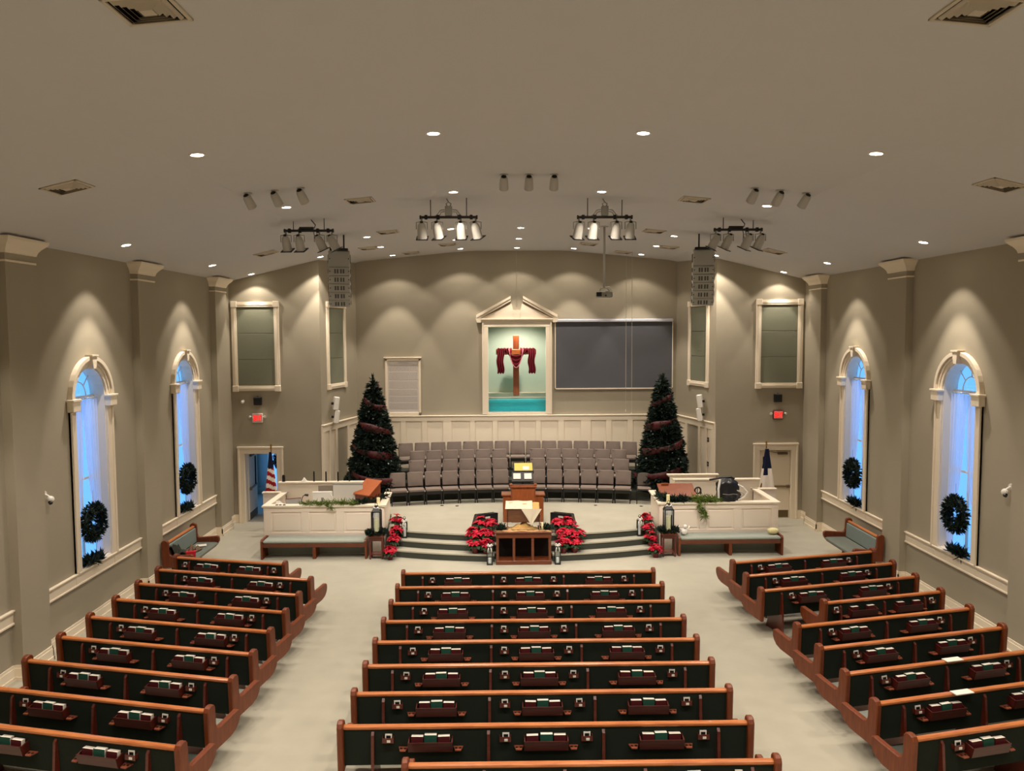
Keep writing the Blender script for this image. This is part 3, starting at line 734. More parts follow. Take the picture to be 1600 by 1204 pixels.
def pew(x, y, rz, L, racks, cards, fins, label, where, rownm, books=3):
    t = thing('pew', label, 'pew', (x, y, 0), rz, 'wooden pews')
    seat, back, bi, bd, rl = cushions(L)
    link('seat', seat, t); link('backrest', back, t); link('back_cushion', bi, t); link('seat_board', bd, t); link('top_rail', rl, t)
    for q in (-1, 1): link('end_panel', END_ME, t, (q*(L/2+.036), 0, 0))
    for f in fins: link('support_fin', FIN_ME, t, (f, 0, 0))
    cs, sn = math.cos(rz), math.sin(rz)
    for k, r in enumerate(racks):
        rn = (['left', 'right'] if len(racks) == 2 else ['left', 'middle', 'right'])[k]
        link('hymnal_rack', RACK_ME, t, (r, 0, 0))
        for q in (-.335, .335):
            h = link('communion_cup_holder', CUP_ME, t, (r+q, -.05, .59)); link('cup_hole_shade', CUPH_ME, h)
        for j in range(3):
            if books == 2 and j == 1: continue
            col = 'green' if j == 1 else 'maroon'; q = (-.165, 0, .165)[j]+random.uniform(-.006, .006)
            lx, ly = r+q, -.105+random.uniform(-.008, .008)
            b = thing('hymnal', '%s hymnal, %s of the %s rack on the back of the %s %s pew' % (col, ['left one', 'centre one', 'right one'][j], rn, rownm, where), 'book',
                      (x+lx*cs-ly*sn, y+lx*sn+ly*cs, .6015), 0, 'hymnals in the pew racks', rot=(R(-3), R(random.uniform(-1.5, 1.5)), rz))
            link('cover', BK[col][0], b); link('pages', BK[col][1], b)
    for k, q in enumerate(cards):
        c = link('card_box', CBOX_ME, t, (q, -.05, .672)); link('box_label', PEN_ME, c)
        lx, ly = q+random.uniform(-.01, .01), -.068
        cd_ = thing('offering_card', 'white bordered card in the %s card box on the back of the %s %s pew' % (['leftmost', 'rightmost'][k] if len(cards) == 2 else ['leftmost', 'second', 'third', 'rightmost'][k], rownm, where), 'card',
                    (x+lx*cs-ly*sn, y+lx*sn+ly*cs, .686), 0, 'cards in the pew boxes', rot=(R(-5), R(random.uniform(-4, 4)), rz))
        link('card', CARD[0], cd_); link('card_front', CARD[1], cd_)
    return t
A = R(13.2)
LC = 4.95
for i in range(9):
    y = 15.69-.887*i; nm = ORD[i]
    if i < 8:
        pew(0, y, 0, LC, (-1.41, 0, 1.41), (-1.93, -.5, .5, 1.93), (-2.12, -.705, .705, 2.12), '%s centre pew from the front, long, with three hymnal racks' % nm, 'centre', nm)
    else:
        pew(.46, y, 0, 4.08, (0, 1.15), (-.5, 1.65), (-1.2, -.3, .6, 1.8), 'ninth and nearest centre pew, shorter than those ahead of it', 'centre', nm)
for s in (-1, 1):
    sd = SIDE[s]
    # wall-end and aisle-end of the top rails
    for i in range(9):
        yo, yi = (16.98, 16.24) if True else (0, 0)
        xo, xi_ = 7.52, 4.30
        if s < 0 and i == 0: xi_ = 5.09
        if s > 0 and i == 3: xi_ = 5.19
        yc = 16.98-.90*i
        xm = (xo+xi_)/2; L = round((xo-xi_)/math.cos(A), 3); ym = yc-(xo-xm)*math.tan(A)
        rk_ = (-L*.20, L*.20); 
        outer = L*.46
        short = L < 2.8
        fin = (-L*.385, 0, L*.385) if not short else (-L*.38, 0, L*.36)
        cards = (-L*.37, L*.37) if not short else (-L*.42, L*.42)
        if not short: cards = (-L*.32, L*.32)
        pew(s*xm, ym, s*A, L, rk_, cards, fin, '%s %s pew from the front, angled toward the pulpit%s' % (ORD[i], sd, ', shorter than its row' if short else ''), sd, ORD[i], 2 if (s > 0 and i == 3) else 3)
# stray papers on two right-hand pews
for (x, y, rz, nm) in ((6.02, 11.18, A, 'seventh'), (5.55, 10.14, A, 'eighth')):
    o = MB().box(-.14, .14, -.07, .05, 0, .012).build('bulletin', m_paper); o.location = (x, y, .875); o.rotation_euler = (0, 0, rz)
    tag(o, 'white paper lying on the top rail of the %s right pew' % nm, 'paper', 'loose papers on the pew rails')
# wall pews on either side
for s in (-1, 1):
    L = 1.62; seat, back, bi, bd, rl = cushions(L)
    t = thing('pew', 'short pew set sideways against the %s wall beside the platform' % SIDE[s], 'pew', (s*8.24, 18.92, 0), s*R(90), 'wooden pews')
    link('seat', seat, t); link('backrest', back, t); link('back_cushion', bi, t); link('seat_board', bd, t); link('top_rail', rl, t)
    for q in (-1, 1): link('end_panel', END_ME, t, (q*(L/2+.036), 0, 0))
    for f in (-.3, .3): link('support_fin', FIN_ME, t, (f, 0, 0))

# front benches (backless)
for s in (-1, 1):
    t = thing('bench', 'low backless wooden bench with grey-green cushion before the %s white counter' % SIDE[s], 'bench', (s*5.26, 19.95, 0), 0, 'front benches')
    h = 1.33
    for q in (-1, 1): MB().prism([(-.27, 0), (.24, 0), (.27, .30), (.27, .47), (.22, .50), (-.24, .50), (-.28, .46), (-.28, .36)], q*h, q*(h-.05), 0).build('end_panel', m_woodv, t)
    MB().box(-h+.05, h-.05, -.25, -.22, .30, .40, .006).build('apron', m_table, t); MB().box(-h+.05, h-.05, .22, .25, .30, .40, .006).build('apron', m_table, t)
    MB().box(-h+.05, h-.05, -.26, .26, .40, .475, .025).build('seat', m_seat, t)
    MB().box(-.04, .04, -.24, .24, 0, .40, .006).build('leg', m_woodv, t)
    MB().box(-h+.05, h-.05, .19, .21, .02, .30).build('back_board', m_seat, t)

# ================================================================== CHOIR CHAIRS
def chair_parts():
    w = .235
    seat = MB(); seat.grid(lambda u, v: (-w+2*w*u, -.24+.46*v, .455+.02*math.sin(PI*u)*math.sin(PI*v)), 6, 6); seat.box(-w, w, -.24, .22, .395, .457, .018)
    back = MB(); back.X = Matrix.Translation((0, .20, .46)) @ Matrix.Rotation(R(-7), 4, 'X'); back.box(-w, w, -.04, .03, .03, .46, .022)
    back.grid(lambda u, v: (-w+.015+(2*w-.03)*u, -.04-.02*math.sin(PI*u)*math.sin(PI*v)-.012*math.sin(PI*u)*math.exp(-((v-.3)/.2)**2), .045+.40*v), 6, 6)
    fr = MB()
    fr.box(-w, w, -.225, .2, .30, .397);  # frame box deepened, its black stands for shade under the seat
    st = MB().box(-w, w, -.232, -.212, .09, .115)
    legs = []
    for q in (-1, 1):
        legs.append(MB().box(q*(w+.002), q*(w-.028), -.235, -.205, 0, .40).mesh('leg', m_black))
        legs.append(MB().prism([(.17, 0), (.2, 0), (.225, .45), (.285, .80), (.26, .80), (.19, .45)], q*(w+.002), q*(w-.026), 0).mesh('leg', m_black))
    ln = MB().box(w-.01, w+.025, -.245, -.215, .40, .43)
    return seat.mesh('seat', m_chair, 'auto'), back.mesh('backrest', m_chair, 'auto'), fr.mesh('seat_frame_shade', m_black), st.mesh('stretcher', m_grey), legs, ln.mesh('row_link', m_lgrey)
CP = chair_parts()
def choir_chair(x, y, z, rz, label):
    t = thing('choir_chair', label, 'chair', (x, y, z), rz, 'choir chairs')
    link('seat', CP[0], t); link('backrest', CP[1], t); link('seat_frame_shade', CP[2], t); link('stretcher', CP[3], t); link('row_link', CP[5], t)
    for l in CP[4]: link('leg', l, t)
def row(xs_, yb, z, nm):
    for i, x in enumerate(xs_):
        # yb = back-top line at x=0; the seat origin sits .27 m ahead
        choir_chair(x, trow(yb, x)-.275, z, -math.atan(2*.033*x), 'taupe padded choir chair, %s from the left in the %s choir row' % (ORD[i], nm))
pt = .512
row([-.55-pt*k for k in range(6, -1, -1)]+[.57+pt*k for k in range(6)], 24.26, .54, 'front')
row([-.57-pt*k for k in range(5, -1, -1)]+[.60+pt*k for k in range(6)], 24.86, .80, 'second')
row([-.60-pt*k for k in range(5, -1, -1)]+[.61+pt*k for k in range(6)], 25.46, 1.01, 'third')
row([-pt*k for k in range(7, 0, -1)]+[0]+[pt*k for k in range(1, 8)], 26.06, 1.19, 'back')
t = thing('stacking_chair', 'small dark grey tube-framed stacking chair at the right end of the front choir row', 'chair', (3.75, 23.55, .54), R(-8))
b = MB(); b.box(-.2, .2, -.2, .2, .43, .47, .02); b.build('seat', m_chair, t)
b = MB(); b.prism([(-.19, .5), (.19, .5), (.20, .72), (.17, .84), (.1, .87), (-.1, .87), (-.17, .84), (-.2, .72)], .17, .21, 1); b.build('backrest', mat('dark_taupe', '#6b625b', .9, .2), t)
for q in (-1, 1):
    MB().tube([(q*.22, -.22, 0), (q*.22, -.22, .4), (q*.22, -.18, .45), (q*.22, .16, .46), (q*.2, .2, .85)], .012, 6).build('leg', m_black, t)
    MB().tube([(q*.22, .22, 0), (q*.22, .1, .44)], .012, 6).build('leg', m_black, t)
MB().tube([(-.22, -.22, .42), (.22, -.22, .42)], .012, 6).build('front_bar', m_black, t); MB().tube([(-.22, -.21, .12), (.22, -.21, .12)], .01, 6).build('stretcher', m_black, t)

# ================================================================== FOLIAGE
def tufts(pts, ln, wd, k=4, spread=.9, rnd=random):
    b = MB(); V = []; F = []
    for p, d in pts:
        p = Vector(p); d = Vector(d).normalized()
        for i in range(k):
            r = Vector((rnd.gauss(0, 1), rnd.gauss(0, 1), rnd.gauss(0, 1)))*spread*.6
            e = (d+r).normalized(); sd = e.orthogonal().normalized()
            sd = (Matrix.Rotation(rnd.uniform(0, 6.28), 3, e) @ sd)*wd
            l = ln*rnd.uniform(.6, 1.15); n = len(V)
            V += [tuple(p-sd*.6), tuple(p+sd*.6), tuple(p+e*l*.55+sd), tuple(p+e*l), tuple(p+e*l*.55-sd)]
            F.append((n, n+1, n+2, n+3, n+4))
    return b.add(V, F)
# Christmas trees
def tree(x, y, turn, side):
    H = 3.78; z0 = .0
    t = thing('christmas_tree', 'tall decorated Christmas tree with dark red ribbon on the %s of the choir' % side, 'Christmas tree', (x, y, .54), 0, 'Christmas trees')
    rnd = random.Random(5 if turn > 0 else 9)
    def rad(h): return .86*(1-h)**.82*(1+.06*math.sin(h*46))+.015
    pts = []
    for i in range(3400):
        h = 1-math.sqrt(rnd.random()); h = .11+.88*h
        a = rnd.uniform(0, 2*PI); r = rad(h)*(rnd.uniform(.68, 1.0)+.10*(math.sin(a*9+h*60) > .3))
        pts.append(((r*math.cos(a), r*math.sin(a), h*H), (math.cos(a), math.sin(a), rnd.uniform(-.35, .25))))
    pts += [((0, 0, H*.97+.05*k), (rnd.gauss(0, .4), rnd.gauss(0, .4), 1)) for k in range(3)]
    tufts(pts, .17, .02, 5, .8, rnd).build('foliage', m_needle, t, kind='stuff')
    MB().lathe([(.55, H*.12)]+[(rad(h)*.66, H*h) for h in (.2, .35, .5, .65, .8, .95)]+[(0, H)], 18).build('inner_dark_cone', mat('tree_core_shade', '#0a120c', .95, .05), t, True)  # dark cone added to block the view through, painting the shade inside
    MB().cyl((0, 0, 0), (0, 0, .6), .06, n=8).build('trunk', m_wooddk, t)
    MB().lathe([(.42, 0), (.48, .02), (.38, .20), (.28, .38), (0, .4)], 18).build('tree_skirt', m_black, t, True)
    # ribbon garland
    N = 170
    def rib(u, v):
        h = .13+.80*u**.93; a = turn*(-2*PI*4.1*u)+(.2 if turn > 0 else 2.2); r = rad(h)*1.03+.05+.015*math.sin(u*90)
        return (r*math.cos(a), r*math.sin(a), h*H+(v-.5)*.21*(1+.25*math.sin(u*70))+.02*math.sin(u*37))
    g = MB().grid(rib, N, 2).build('ribbon_garland', m_ribbon, None, True); g.location = (x, y, .54)
    sm = g.modifiers.new('thickness', 'SOLIDIFY'); sm.thickness = .006
    tag(g, 'dark red ribbon garland spiralling round the %s Christmas tree' % side, 'ribbon')
    ob = MB()
    for i in range(80):
        h = .13+.8*(1-math.sqrt(rnd.random())); a = rnd.uniform(0, 2*PI); r = rad(h)*1.02+.02
        ob.ball((r*math.cos(a), r*math.sin(a), h*H), rnd.uniform(.014, .03), n=6, m=4)
    ob.build('ornaments', mat('pale_ornament', '#8fa39a', .3, .6), t, True, kind='stuff')
tree(-4.45, 24.3, 1, 'left'); tree(4.44, 24.3, -1, 'right')
# wreaths on the windows
def wreath_mesh():
    pts = []; rnd = random.Random(3)
    for i in range(430):
        a = rnd.uniform(0, 2*PI); b_ = rnd.uniform(0, 2*PI); rr = .08*math.sqrt(rnd.random())
        c = .275+rr*math.cos(b_); dx = math.cos(a)*math.cos(b_); dz = math.sin(a)*math.cos(b_)
        pts.append(((rr*math.sin(b_), c*math.cos(a), c*math.sin(a)), (math.sin(b_)*1.2, dx+.3*math.cos(a), dz+.3*math.sin(a))))
    return tufts(pts, .095, .012, 5, .7, rnd).mesh('needles', m_needle)
WR = wreath_mesh()
def ringwire():
    return MB().tube([(0, .275*math.cos(i*PI/12), .275*math.sin(i*PI/12)) for i in range(25)], .05, 6).mesh('ring', m_needle)
RW_ME = ringwire()
sp = []; rnd = random.Random(8)
for i in range(90): sp.append(((rnd.gauss(0, .03), rnd.uniform(-.26, .26), rnd.uniform(.0, .05)), (rnd.gauss(0, .4), rnd.gauss(0, 1.2), rnd.uniform(.2, 1.2))))
SPR = tufts(sp, .2, .018, 4, .6, rnd).mesh('needles', m_needle)
for s in (-1, 1):
    for i, yc in enumerate(WINS):
        nm = '%s %s window' % (['nearer', 'farther'][i], SIDE[s])
        w = thing('wreath', 'dark green pine wreath hanging in the %s' % nm, 'wreath', (s*8.47, yc-.20+(.08 if s > 0 else 0), 2.02), 0, 'window wreaths')
        link('needles', WR, w); link('ring', RW_ME, w)
        MB().cyl((0, 0, .3), (0, 0, .62), .004, n=4).build('hanger', m_wire, w)
        g = thing('evergreen_sprig', 'spiky evergreen sprig lying on the sill of the %s' % nm, 'greenery', (s*8.56, yc-.12, SILL+.03), 0, 'window sill greenery')
        link('needles', SPR, g)
        # curtains
        for q in (-1, 1):
            def cur(u, v, q=q, s=s, yc=yc):
                z = ZS-.06-(ZS-.06-SILL-.03)*v; zt = 2.15
                if z > zt: k = (z-zt)/(ZS-zt); wdt = .15+.42*k**.28
                else: k = (zt-z)/(zt-SILL); wdt = .15+.10*k**.7
                yy = yc+q*(.565-wdt*u)
                return (s*(8.70+.022*math.sin(u*34+v*3)*(.4+wdt)), yy, z)
            side2 = 'near' if q < 0 else 'far'
            c = tag(MB().grid(cur, 36, 34).build('sheer_curtain', m_sheer, None, True), 'white sheer curtain, %s half of the %s' % (side2, nm), 'curtain', 'window curtains')
        r = thing('curtain_rod', 'thin pale curtain rod across the arch of the %s' % nm, 'curtain rod', (s*8.70, yc, ZS-.03), 0, 'curtain rods')
        MB().cyl((0, -.57, 0), (0, .57, 0), .014, n=8).build('rod', m_white, r)
        for k in range(8): MB().tube([(.022*math.cos(a), -.5+k*.143, .022*math.sin(a)) for a in [j*PI/4 for j in range(9)]], .005, 4).build('ring', m_white, r)
# hall wreath on the glass door
w = thing('wreath', 'dark wreath with red bow on the glass door at the end of the hall', 'wreath', (-8.22, 28.02, 1.22), R(90), 'window wreaths')
link('needles', WR, w); link('ring', RW_ME, w); w.scale = (1, 1.1, 1.1)
# wall cameras
for s in (-1, 1):
    t = thing('wall_camera', 'small white wall-mounted camera on the %s wall near the pews' % SIDE[s], 'camera', (s*8.56, 13.86, 2.85), 0, 'wall cameras')
    MB().cyl((0, 0, .02), (-s*.03, 0, .02), .06, n=14).build('base_plate', m_white, t)
    MB().cyl((-s*.03, 0, .02), (-s*.1, 0, -.02), .02, n=8).build('arm', m_white, t)
    MB().ball((-s*.12, 0, -.07), .065, n=12, m=8).build('head', m_white, t, True)
    MB().cyl((-s*.13, -.04, -.10), (-s*.16, -.06, -.13), .032, n=10).build('eye', m_black, t)
#NEXT2
# ================================================================== WHITE COUNTERS
m_white2 = mat('counter_white', '#efe1d0', .5, .4)
for s in (-1, 1):
    sd = SIDE[s]; X = lambda a: s*a
    t = thing('counter', 'white panelled waist-high enclosure counter on the %s of the platform' % sd, 'counter', (0, 0, 0), 0, 'white panelled counters')
    MB().box(X(3.60), X(6.68), 20.36, 20.44, 0, 1.19).build('front_panel', m_white2, t)
    fr = MB(); fr.box(X(3.60), X(6.68), 20.335, 20.36, 0, .52, .004); fr.box(X(3.60), X(6.68), 20.335, 20.36, 1.06, 1.19, .004)
    for a, c in ((3.60, 3.80), (4.62, 4.82), (5.52, 5.72), (6.50, 6.68)): fr.box(X(a), X(c), 20.337, 20.36, .5, 1.07, .004)
    fr.build('face_frame', m_white2, t)
    for a, c in ((3.80, 4.62), (4.82, 5.52), (5.72, 6.50)):
        MB().box(X(a+.05), X(c-.05), 20.345, 20.36, .57, 1.01, .006).build('panel', m_white2, t)
    tp = MB()
    tp.prism([(X(3.52), 20.30), (X(6.73), 20.30), (X(6.73), 22.2), (X(6.55), 22.2), (X(6.55), 20.55), (X(3.72), 20.55), (X(3.80), 22.02), (X(3.60), 22.02)], 1.19, 1.23, 2)
    tp.build('counter_top', m_trim, t)
    MB().prism([(X(3.58), 20.36), (X(3.66), 22.0), (X(3.74), 22.0), (X(3.66), 20.36)], 0, 1.19, 2).build('inner_side', m_white2, t)
    MB().box(X(6.60), X(6.68), 20.4, 22.2, 0, 1.19).build('outer_side', m_white2, t)
    MB().box(X(4.72), X(6.6), 20.45, 21.2, .93, .96).build('work_surface', m_white2, t)
    r = MB(); r.box(X(6.60), X(7.24), 22.14, 22.2, 0, 1.19); r.build('return_panel', m_white2, t)
    MB().box(X(6.55), X(7.26), 22.10, 22.24, 1.19, 1.23, .006).build('return_top', m_trim, t)
    # modesty partitions behind
    p = thing('partition', 'cream modesty partition behind the %s white counter' % sd, 'partition', (0, 0, 0), 0, 'modesty partitions')
    MB().box(X(4.42), X(6.80), 22.36, 22.42, 0, 1.43).build('panel', m_trim, p)
    MB().box(X(4.36), X(6.86), 22.31, 22.47, 1.43, 1.475, .008).build('top_rail', m_trim, p)
    if s > 0:
        p = thing('partition', 'taller cream partition behind the others at the foot of the right tree', 'partition', (0, 0, 0), 0, 'modesty partitions')
        MB().box(4.38, 5.72, 22.85, 22.91, .54, 1.48).build('panel', m_trim, p); MB().box(4.30, 5.80, 22.80, 22.96, 1.48, 1.525, .008).build('top_rail', m_trim, p)
# things on and behind the left counter
for k, x in enumerate((-6.36, -6.27, -6.17)):
    o = MB().lathe([(0, 0), (.035, 0), (.038, .012), (.03, .012), (.028, .004), (0, .004)], 14).build('cup_socket', m_black, None, 'auto'); o.location = (x, 20.40, 1.231)
    tag(o, 'round black socket on the left white counter top, %s of three' % ['left', 'middle', 'right'][k], 'socket', 'black sockets on the counter')
t = thing('monitor', 'white desktop monitor seen from behind on the left counter', 'monitor', (-5.25, 20.72, .96), R(4))
MB().box(-.26, .26, -.02, .02, .22, .56, .015).build('screen_back', m_white, t); MB().box(-.03, .03, -.03, .0, .02, .4, .006).build('stand_neck', m_grey, t); MB().box(-.12, .12, -.1, .08, 0, .02, .006).build('stand_foot', m_white, t)
MB().tube([(.2, -.03, .5), (.26, -.06, .42), (.28, -.06, .3), (.2, -.05, .2)], .012, 6).build('cable', m_white, t)
t = thing('display', 'large grey-white flat display standing behind the left counter beside the monitor', 'display', (-4.62, 20.95, .96), R(-3))
MB().box(-.4, .4, -.02, .02, .04, .70, .01).build('screen_back', mat('pearl_panel', '#cfcabf', .35, .5), t); MB().box(-.40, .40, -.022, .022, .68, .73, .006).build('bezel', m_grey, t); MB().box(-.2, .2, -.1, .1, 0, .04, .01).build('stand', m_grey, t)
t = thing('monitor', 'small grey screen with brown border behind the white monitor', 'monitor', (-5.12, 21.1, .96), 0)
MB().box(-.32, .22, -.02, .02, .36, .66, .01).build('screen_back', mat('brown_grey', '#857a6c', .5, .4), t); MB().box(-.05, .05, -.04, .02, 0, .4).build('stand', m_black, t)
t = thing('laptop', 'grey laptop leaning open with red edge on the left counter', 'laptop', (-6.02, 20.75, .96), R(25))
MB().box(-.18, .18, -.14, .12, 0, .03, .006).build('base', m_black, t)
b = MB(); b.X = Matrix.Translation((0, -.13, .03)) @ Matrix.Rotation(R(-24), 4, 'X'); b.box(-.2, .2, -.012, .012, 0, .36, .006); lid = b.build('lid', m_grey, t)
b = MB(); b.X = Matrix.Translation((0, -.13, .03)) @ Matrix.Rotation(R(-24), 4, 'X'); b.box(-.2, .2, -.016, .016, .355, .375); b.build('lid_edge', m_foil, lid)
t = thing('gooseneck_lamp', 'small black gooseneck lamp on the left counter between laptop and monitor', 'lamp', (-5.72, 20.42, 1.231))
MB().lathe([(0, 0), (.07, 0), (.06, .02), (0, .025)], 14).build('base', m_white, t, 'auto'); MB().tube([(0, 0, .02), (.0, 0, .14), (.03, 0, .22), (.09, 0, .26)], .01, 6).build('neck', m_black, t); MB().cyl((.08, 0, .262), (.17, 0, .25), .022, .034, n=10).build('head', m_black, t)
t = thing('paper_stack', 'crumpled white papers at the left end of the left counter', 'papers', (-6.35, 20.75, .96))
rr = random.Random(4)
for k in range(3):
    MB().grid(lambda u, v, k=k: (-.2+.36*u+.05*k, -.15+.28*v, .04+.06*k+.16*math.sin(3*u+k)*math.sin(2.5*v+k*2)**2+.05*rr.random()), 5, 4).build('sheet', m_paper, t)
for k, (x, h, w_) in enumerate(((-6.72, .16, .045), (-5.86, .26, .022), (-5.52, .25, .022), (-5.18, .24, .02), (-4.86, .25, .02))):
    o = MB().cyl((0, 0, 0), (0, 0, h), w_, n=8).cyl((0, 0, h), (0, 0, h+.03), w_*.8, n=8).build('microphone', m_black, None, 'auto'); o.location = (x, 22.39, 1.476)
    tag(o, 'black stick microphone on the left partition rail, %s from the left' % ORD[k], 'microphone', 'black microphones on the partition')
o = MB().grid(lambda u, v: (-.14+.28*u, -.05+.12*v, .005+.12*math.exp(-((u-.55)/.18)**2)*math.sin(PI*v)), 8, 6).build('napkin', m_paper); o.location = (-6.15, 22.38, 1.477); tag(o, 'white folded napkin on the left partition rail', 'napkin')
# orange lectern left, organ desk right
t = thing('lectern', 'orange-brown wooden lectern with slanted top beside the left Christmas tree', 'lectern', (-4.09, 20.92, 0), R(-36))
MB().prism([(-.21, 0), (.21, 0), (.21, 1.70), (-.21, 1.42)], -.26, .26, 0).build('body', wood('lectern_wood', '#6b2c10', '#823c18', .35, 2), t)
MB().prism([(-.25, 1.405), (.24, 1.73), (.24, 1.755), (-.25, 1.43)], -.29, .29, 0).build('slanted_top', m_oak, t)
MB().box(.262, .268, -.15, .15, .3, 1.35).build('side_panel', m_pulpit, t)
t = thing('organ_console', 'wooden organ console with a broad sloping brown top behind the right counter', 'organ', (4.15, 21.0, 0), 0)
MB().box(-.40, .44, -.28, .28, 0, 1.25, .01).build('body', m_pulpit, t)
MB().prism([(-.32, 1.27), (.30, 1.52), (.30, 1.55), (-.32, 1.30)], -.46, .50, 0).build('sloping_top', wood('organ_top', '#6e3016', '#86451f', .3, 0), t)
MB().prism([(-.30, 1.25), (.28, 1.25), (.28, 1.51), (-.30, 1.275)], -.42, .46, 0).build('lid_support', m_wooddk, t)
MB().box(-.36, -.16, .2, .24, 1.52, 1.58, .01).build('book_ledge', m_pulpit, t)
t = thing('headphones', 'black headphones hanging on a stand behind the organ', 'headphones', (4.72, 20.98, .96), R(10))
MB().cyl((0, 0, 0), (0, 0, .55), .012, n=8).lathe([(0, 0), (.09, 0), (.09, .012), (0, .015)], 14).build('stand', m_black, t)
MB().tube([(.085*math.cos(a), -.02, .46+.085*math.sin(a)) for a in [PI*2*i/16 for i in range(17)]], .022, 6).build('headband', m_black, t)
for q in (-1, 1): MB().cyl((q*.06, -.03, .40), (q*.09, -.03, .40), .045, n=12).build('ear_cup', m_black, t)
t = thing('music_bag', 'small black bag crumpled on the right counter by the cedar sprays', 'bag', (4.9, 20.45, 1.231))
b = MB(); b.grid(lambda u, v: (-.14+.28*u, -.08+.16*v, .005+.10*math.sin(PI*u)*math.sin(PI*v)*(1+.4*math.sin(9*u+4*v))), 10, 8); b.build('body', m_blackf, t, True); MB().tube([(-.1, 0, .05), (-.16, .0, .15), (-.06, 0, .19), (0, 0, .08)], .012, 6).build('strap', m_black, t)
# black backpack
t = thing('backpack', 'bulky shiny black backpack with white straps on the right counter', 'backpack', (5.42, 20.62, .96), R(6))
def blob(u, v):
    a = 2*PI*u; h = v; r = (.30 if h < .5 else .30-.12*(h-.5))*(1-max(0, h-.86)**1.2*6)
    k = 1+.10*math.sin(3*a+5*h)+.06*math.sin(7*a-9*h)+.04*math.sin(13*a+21*h)
    return (r*k*math.cos(a)*1.05, r*k*math.sin(a)*.62, .86*h)
b = MB(); b.grid(blob, 36, 22); b.add([(0, 0, .86)], []); b.build('body', mat('black_nylon', '#16161a', .32, .6, bump=.3, bscale=14), t, True)
MB().grid(lambda u, v: (-.20+.38*u+.015*math.sin(9*v), -.175-.07*math.sin(PI*u)**.6*math.sin(PI*v)**.6-.012*math.sin(14*u+5*v), .10+.34*v+.02*math.sin(5*u)), 14, 10).build('pocket', m_blackf, t, True)
MB().tube([(-.2, -.2, .47), (-.05, -.225, .455), (.08, -.225, .47), (.2, -.19, .45)], .008, 5).build('zip', m_grey, t)
MB().tube([(.22, -.1, .70), (.38, -.12, .62), (.50, -.12, .48), (.42, -.12, .36), (.26, -.1, .28)], .022, 6).build('strap', m_white, t)
MB().tube([(.2, -.14, .55), (.32, -.16, .50), (.40, -.16, .44), (.30, -.15, .38)], .018, 6).build('strap', m_lgrey, t)
MB().tube([(-.24, -.1, .84), (-.30, -.14, .6), (-.29, -.14, .3), (-.27, -.12, .1)], .03, 6).build('strap', m_white, t)
MB().tube([(-.46, .1, .80), (-.3, .06, .83), (-.12, .05, .86), (.1, .04, .87), (.2, .03, .82)], .03, 6).build('handle', m_black, t)

# evergreen garlands on the counters
def garland(name, pts, label, m, ln, wd, n, seed, spread=.7, k=4):
    rnd = random.Random(seed); P = []
    for i in range(n):
        u = rnd.random()*(len(pts)-1); j = int(u); f_ = u-j
        a = Vector(pts[j]); c = Vector(pts[j+1]); q = a.lerp(c, f_)+Vector((rnd.gauss(0, .03), rnd.gauss(0, .035), abs(rnd.gauss(0, .025))))
        d = (c-a).normalized()*rnd.choice((-1, 1))*.7+Vector((rnd.gauss(0, .6), rnd.gauss(0, .6), rnd.uniform(0, .6)))
        P.append((q, d))
    t = thing(name, label, 'greenery', (0, 0, 0))
    tufts(P, ln, wd, k, spread, rnd).build('needles', m, t, kind='stuff')
    MB().tube([Vector(q)+Vector((0, 0, .02)) for q in pts], .01, 5).build('stem', mat('twig', '#4a3a20', .8, .2), t)
    return t
garland('garland', [(-5.75, 20.42, 1.24), (-5.2, 20.36, 1.25), (-4.7, 20.40, 1.25), (-4.3, 20.34, 1.25)], 'long loose yellow-green cedar garland along the left white counter top', m_cedar, .16, .008, 150, 1)
garland('garland', [(-5.1, 20.30, 1.23), (-4.9, 20.27, 1.12)], 'cedar sprig drooping over the front edge at the middle of the left counter', m_cedar, .12, .007, 22, 2)
garland('garland', [(-4.35, 20.42, 1.26), (-4.0, 20.6, 1.26), (-3.68, 21.2, 1.26)], 'dark green pine garland round the inner corner of the left counter', m_needle, .16, .014, 120, 3)
garland('garland', [(3.68, 20.9, 1.27), (3.72, 20.55, 1.27), (4.0, 20.42, 1.26), (4.3, 20.42, 1.26)], 'dark green pine garland at the inner corner of the right counter', m_needle, .19, .016, 190, 4)
garland('garland', [(4.4, 20.40, 1.27), (4.75, 20.36, 1.27), (5.15, 20.42, 1.25)], 'yellow-green cedar sprays lying on the right white counter top', m_cedar, .2, .01, 130, 5)
garland('garland', [(4.58, 20.30, 1.24), (4.66, 20.26, 1.05), (4.74, 20.25, .86)], 'yellow-green cedar spray hanging down the front of the right counter', m_cedar, .2, .008, 50, 6, .35)
# candle standing on the right counter
o = MB().lathe([(0, 0), (.045, 0), (.045, .20), (.038, .205), (0, .195)], 14).build('pillar_candle', m_candle, None, 'auto'); o.location = (3.80, 20.36, 1.231); tag(o, 'cream pillar candle on the corner of the right white counter', 'candle')
o = MB().lathe([(0, 0), (.045, 0), (.045, .16), (.038, .165), (0, .155)], 14).build('pillar_candle', m_candle, None, 'auto'); o.location = (-3.74, 20.45, 1.231); tag(o, 'cream pillar candle on the corner of the left white counter', 'candle')
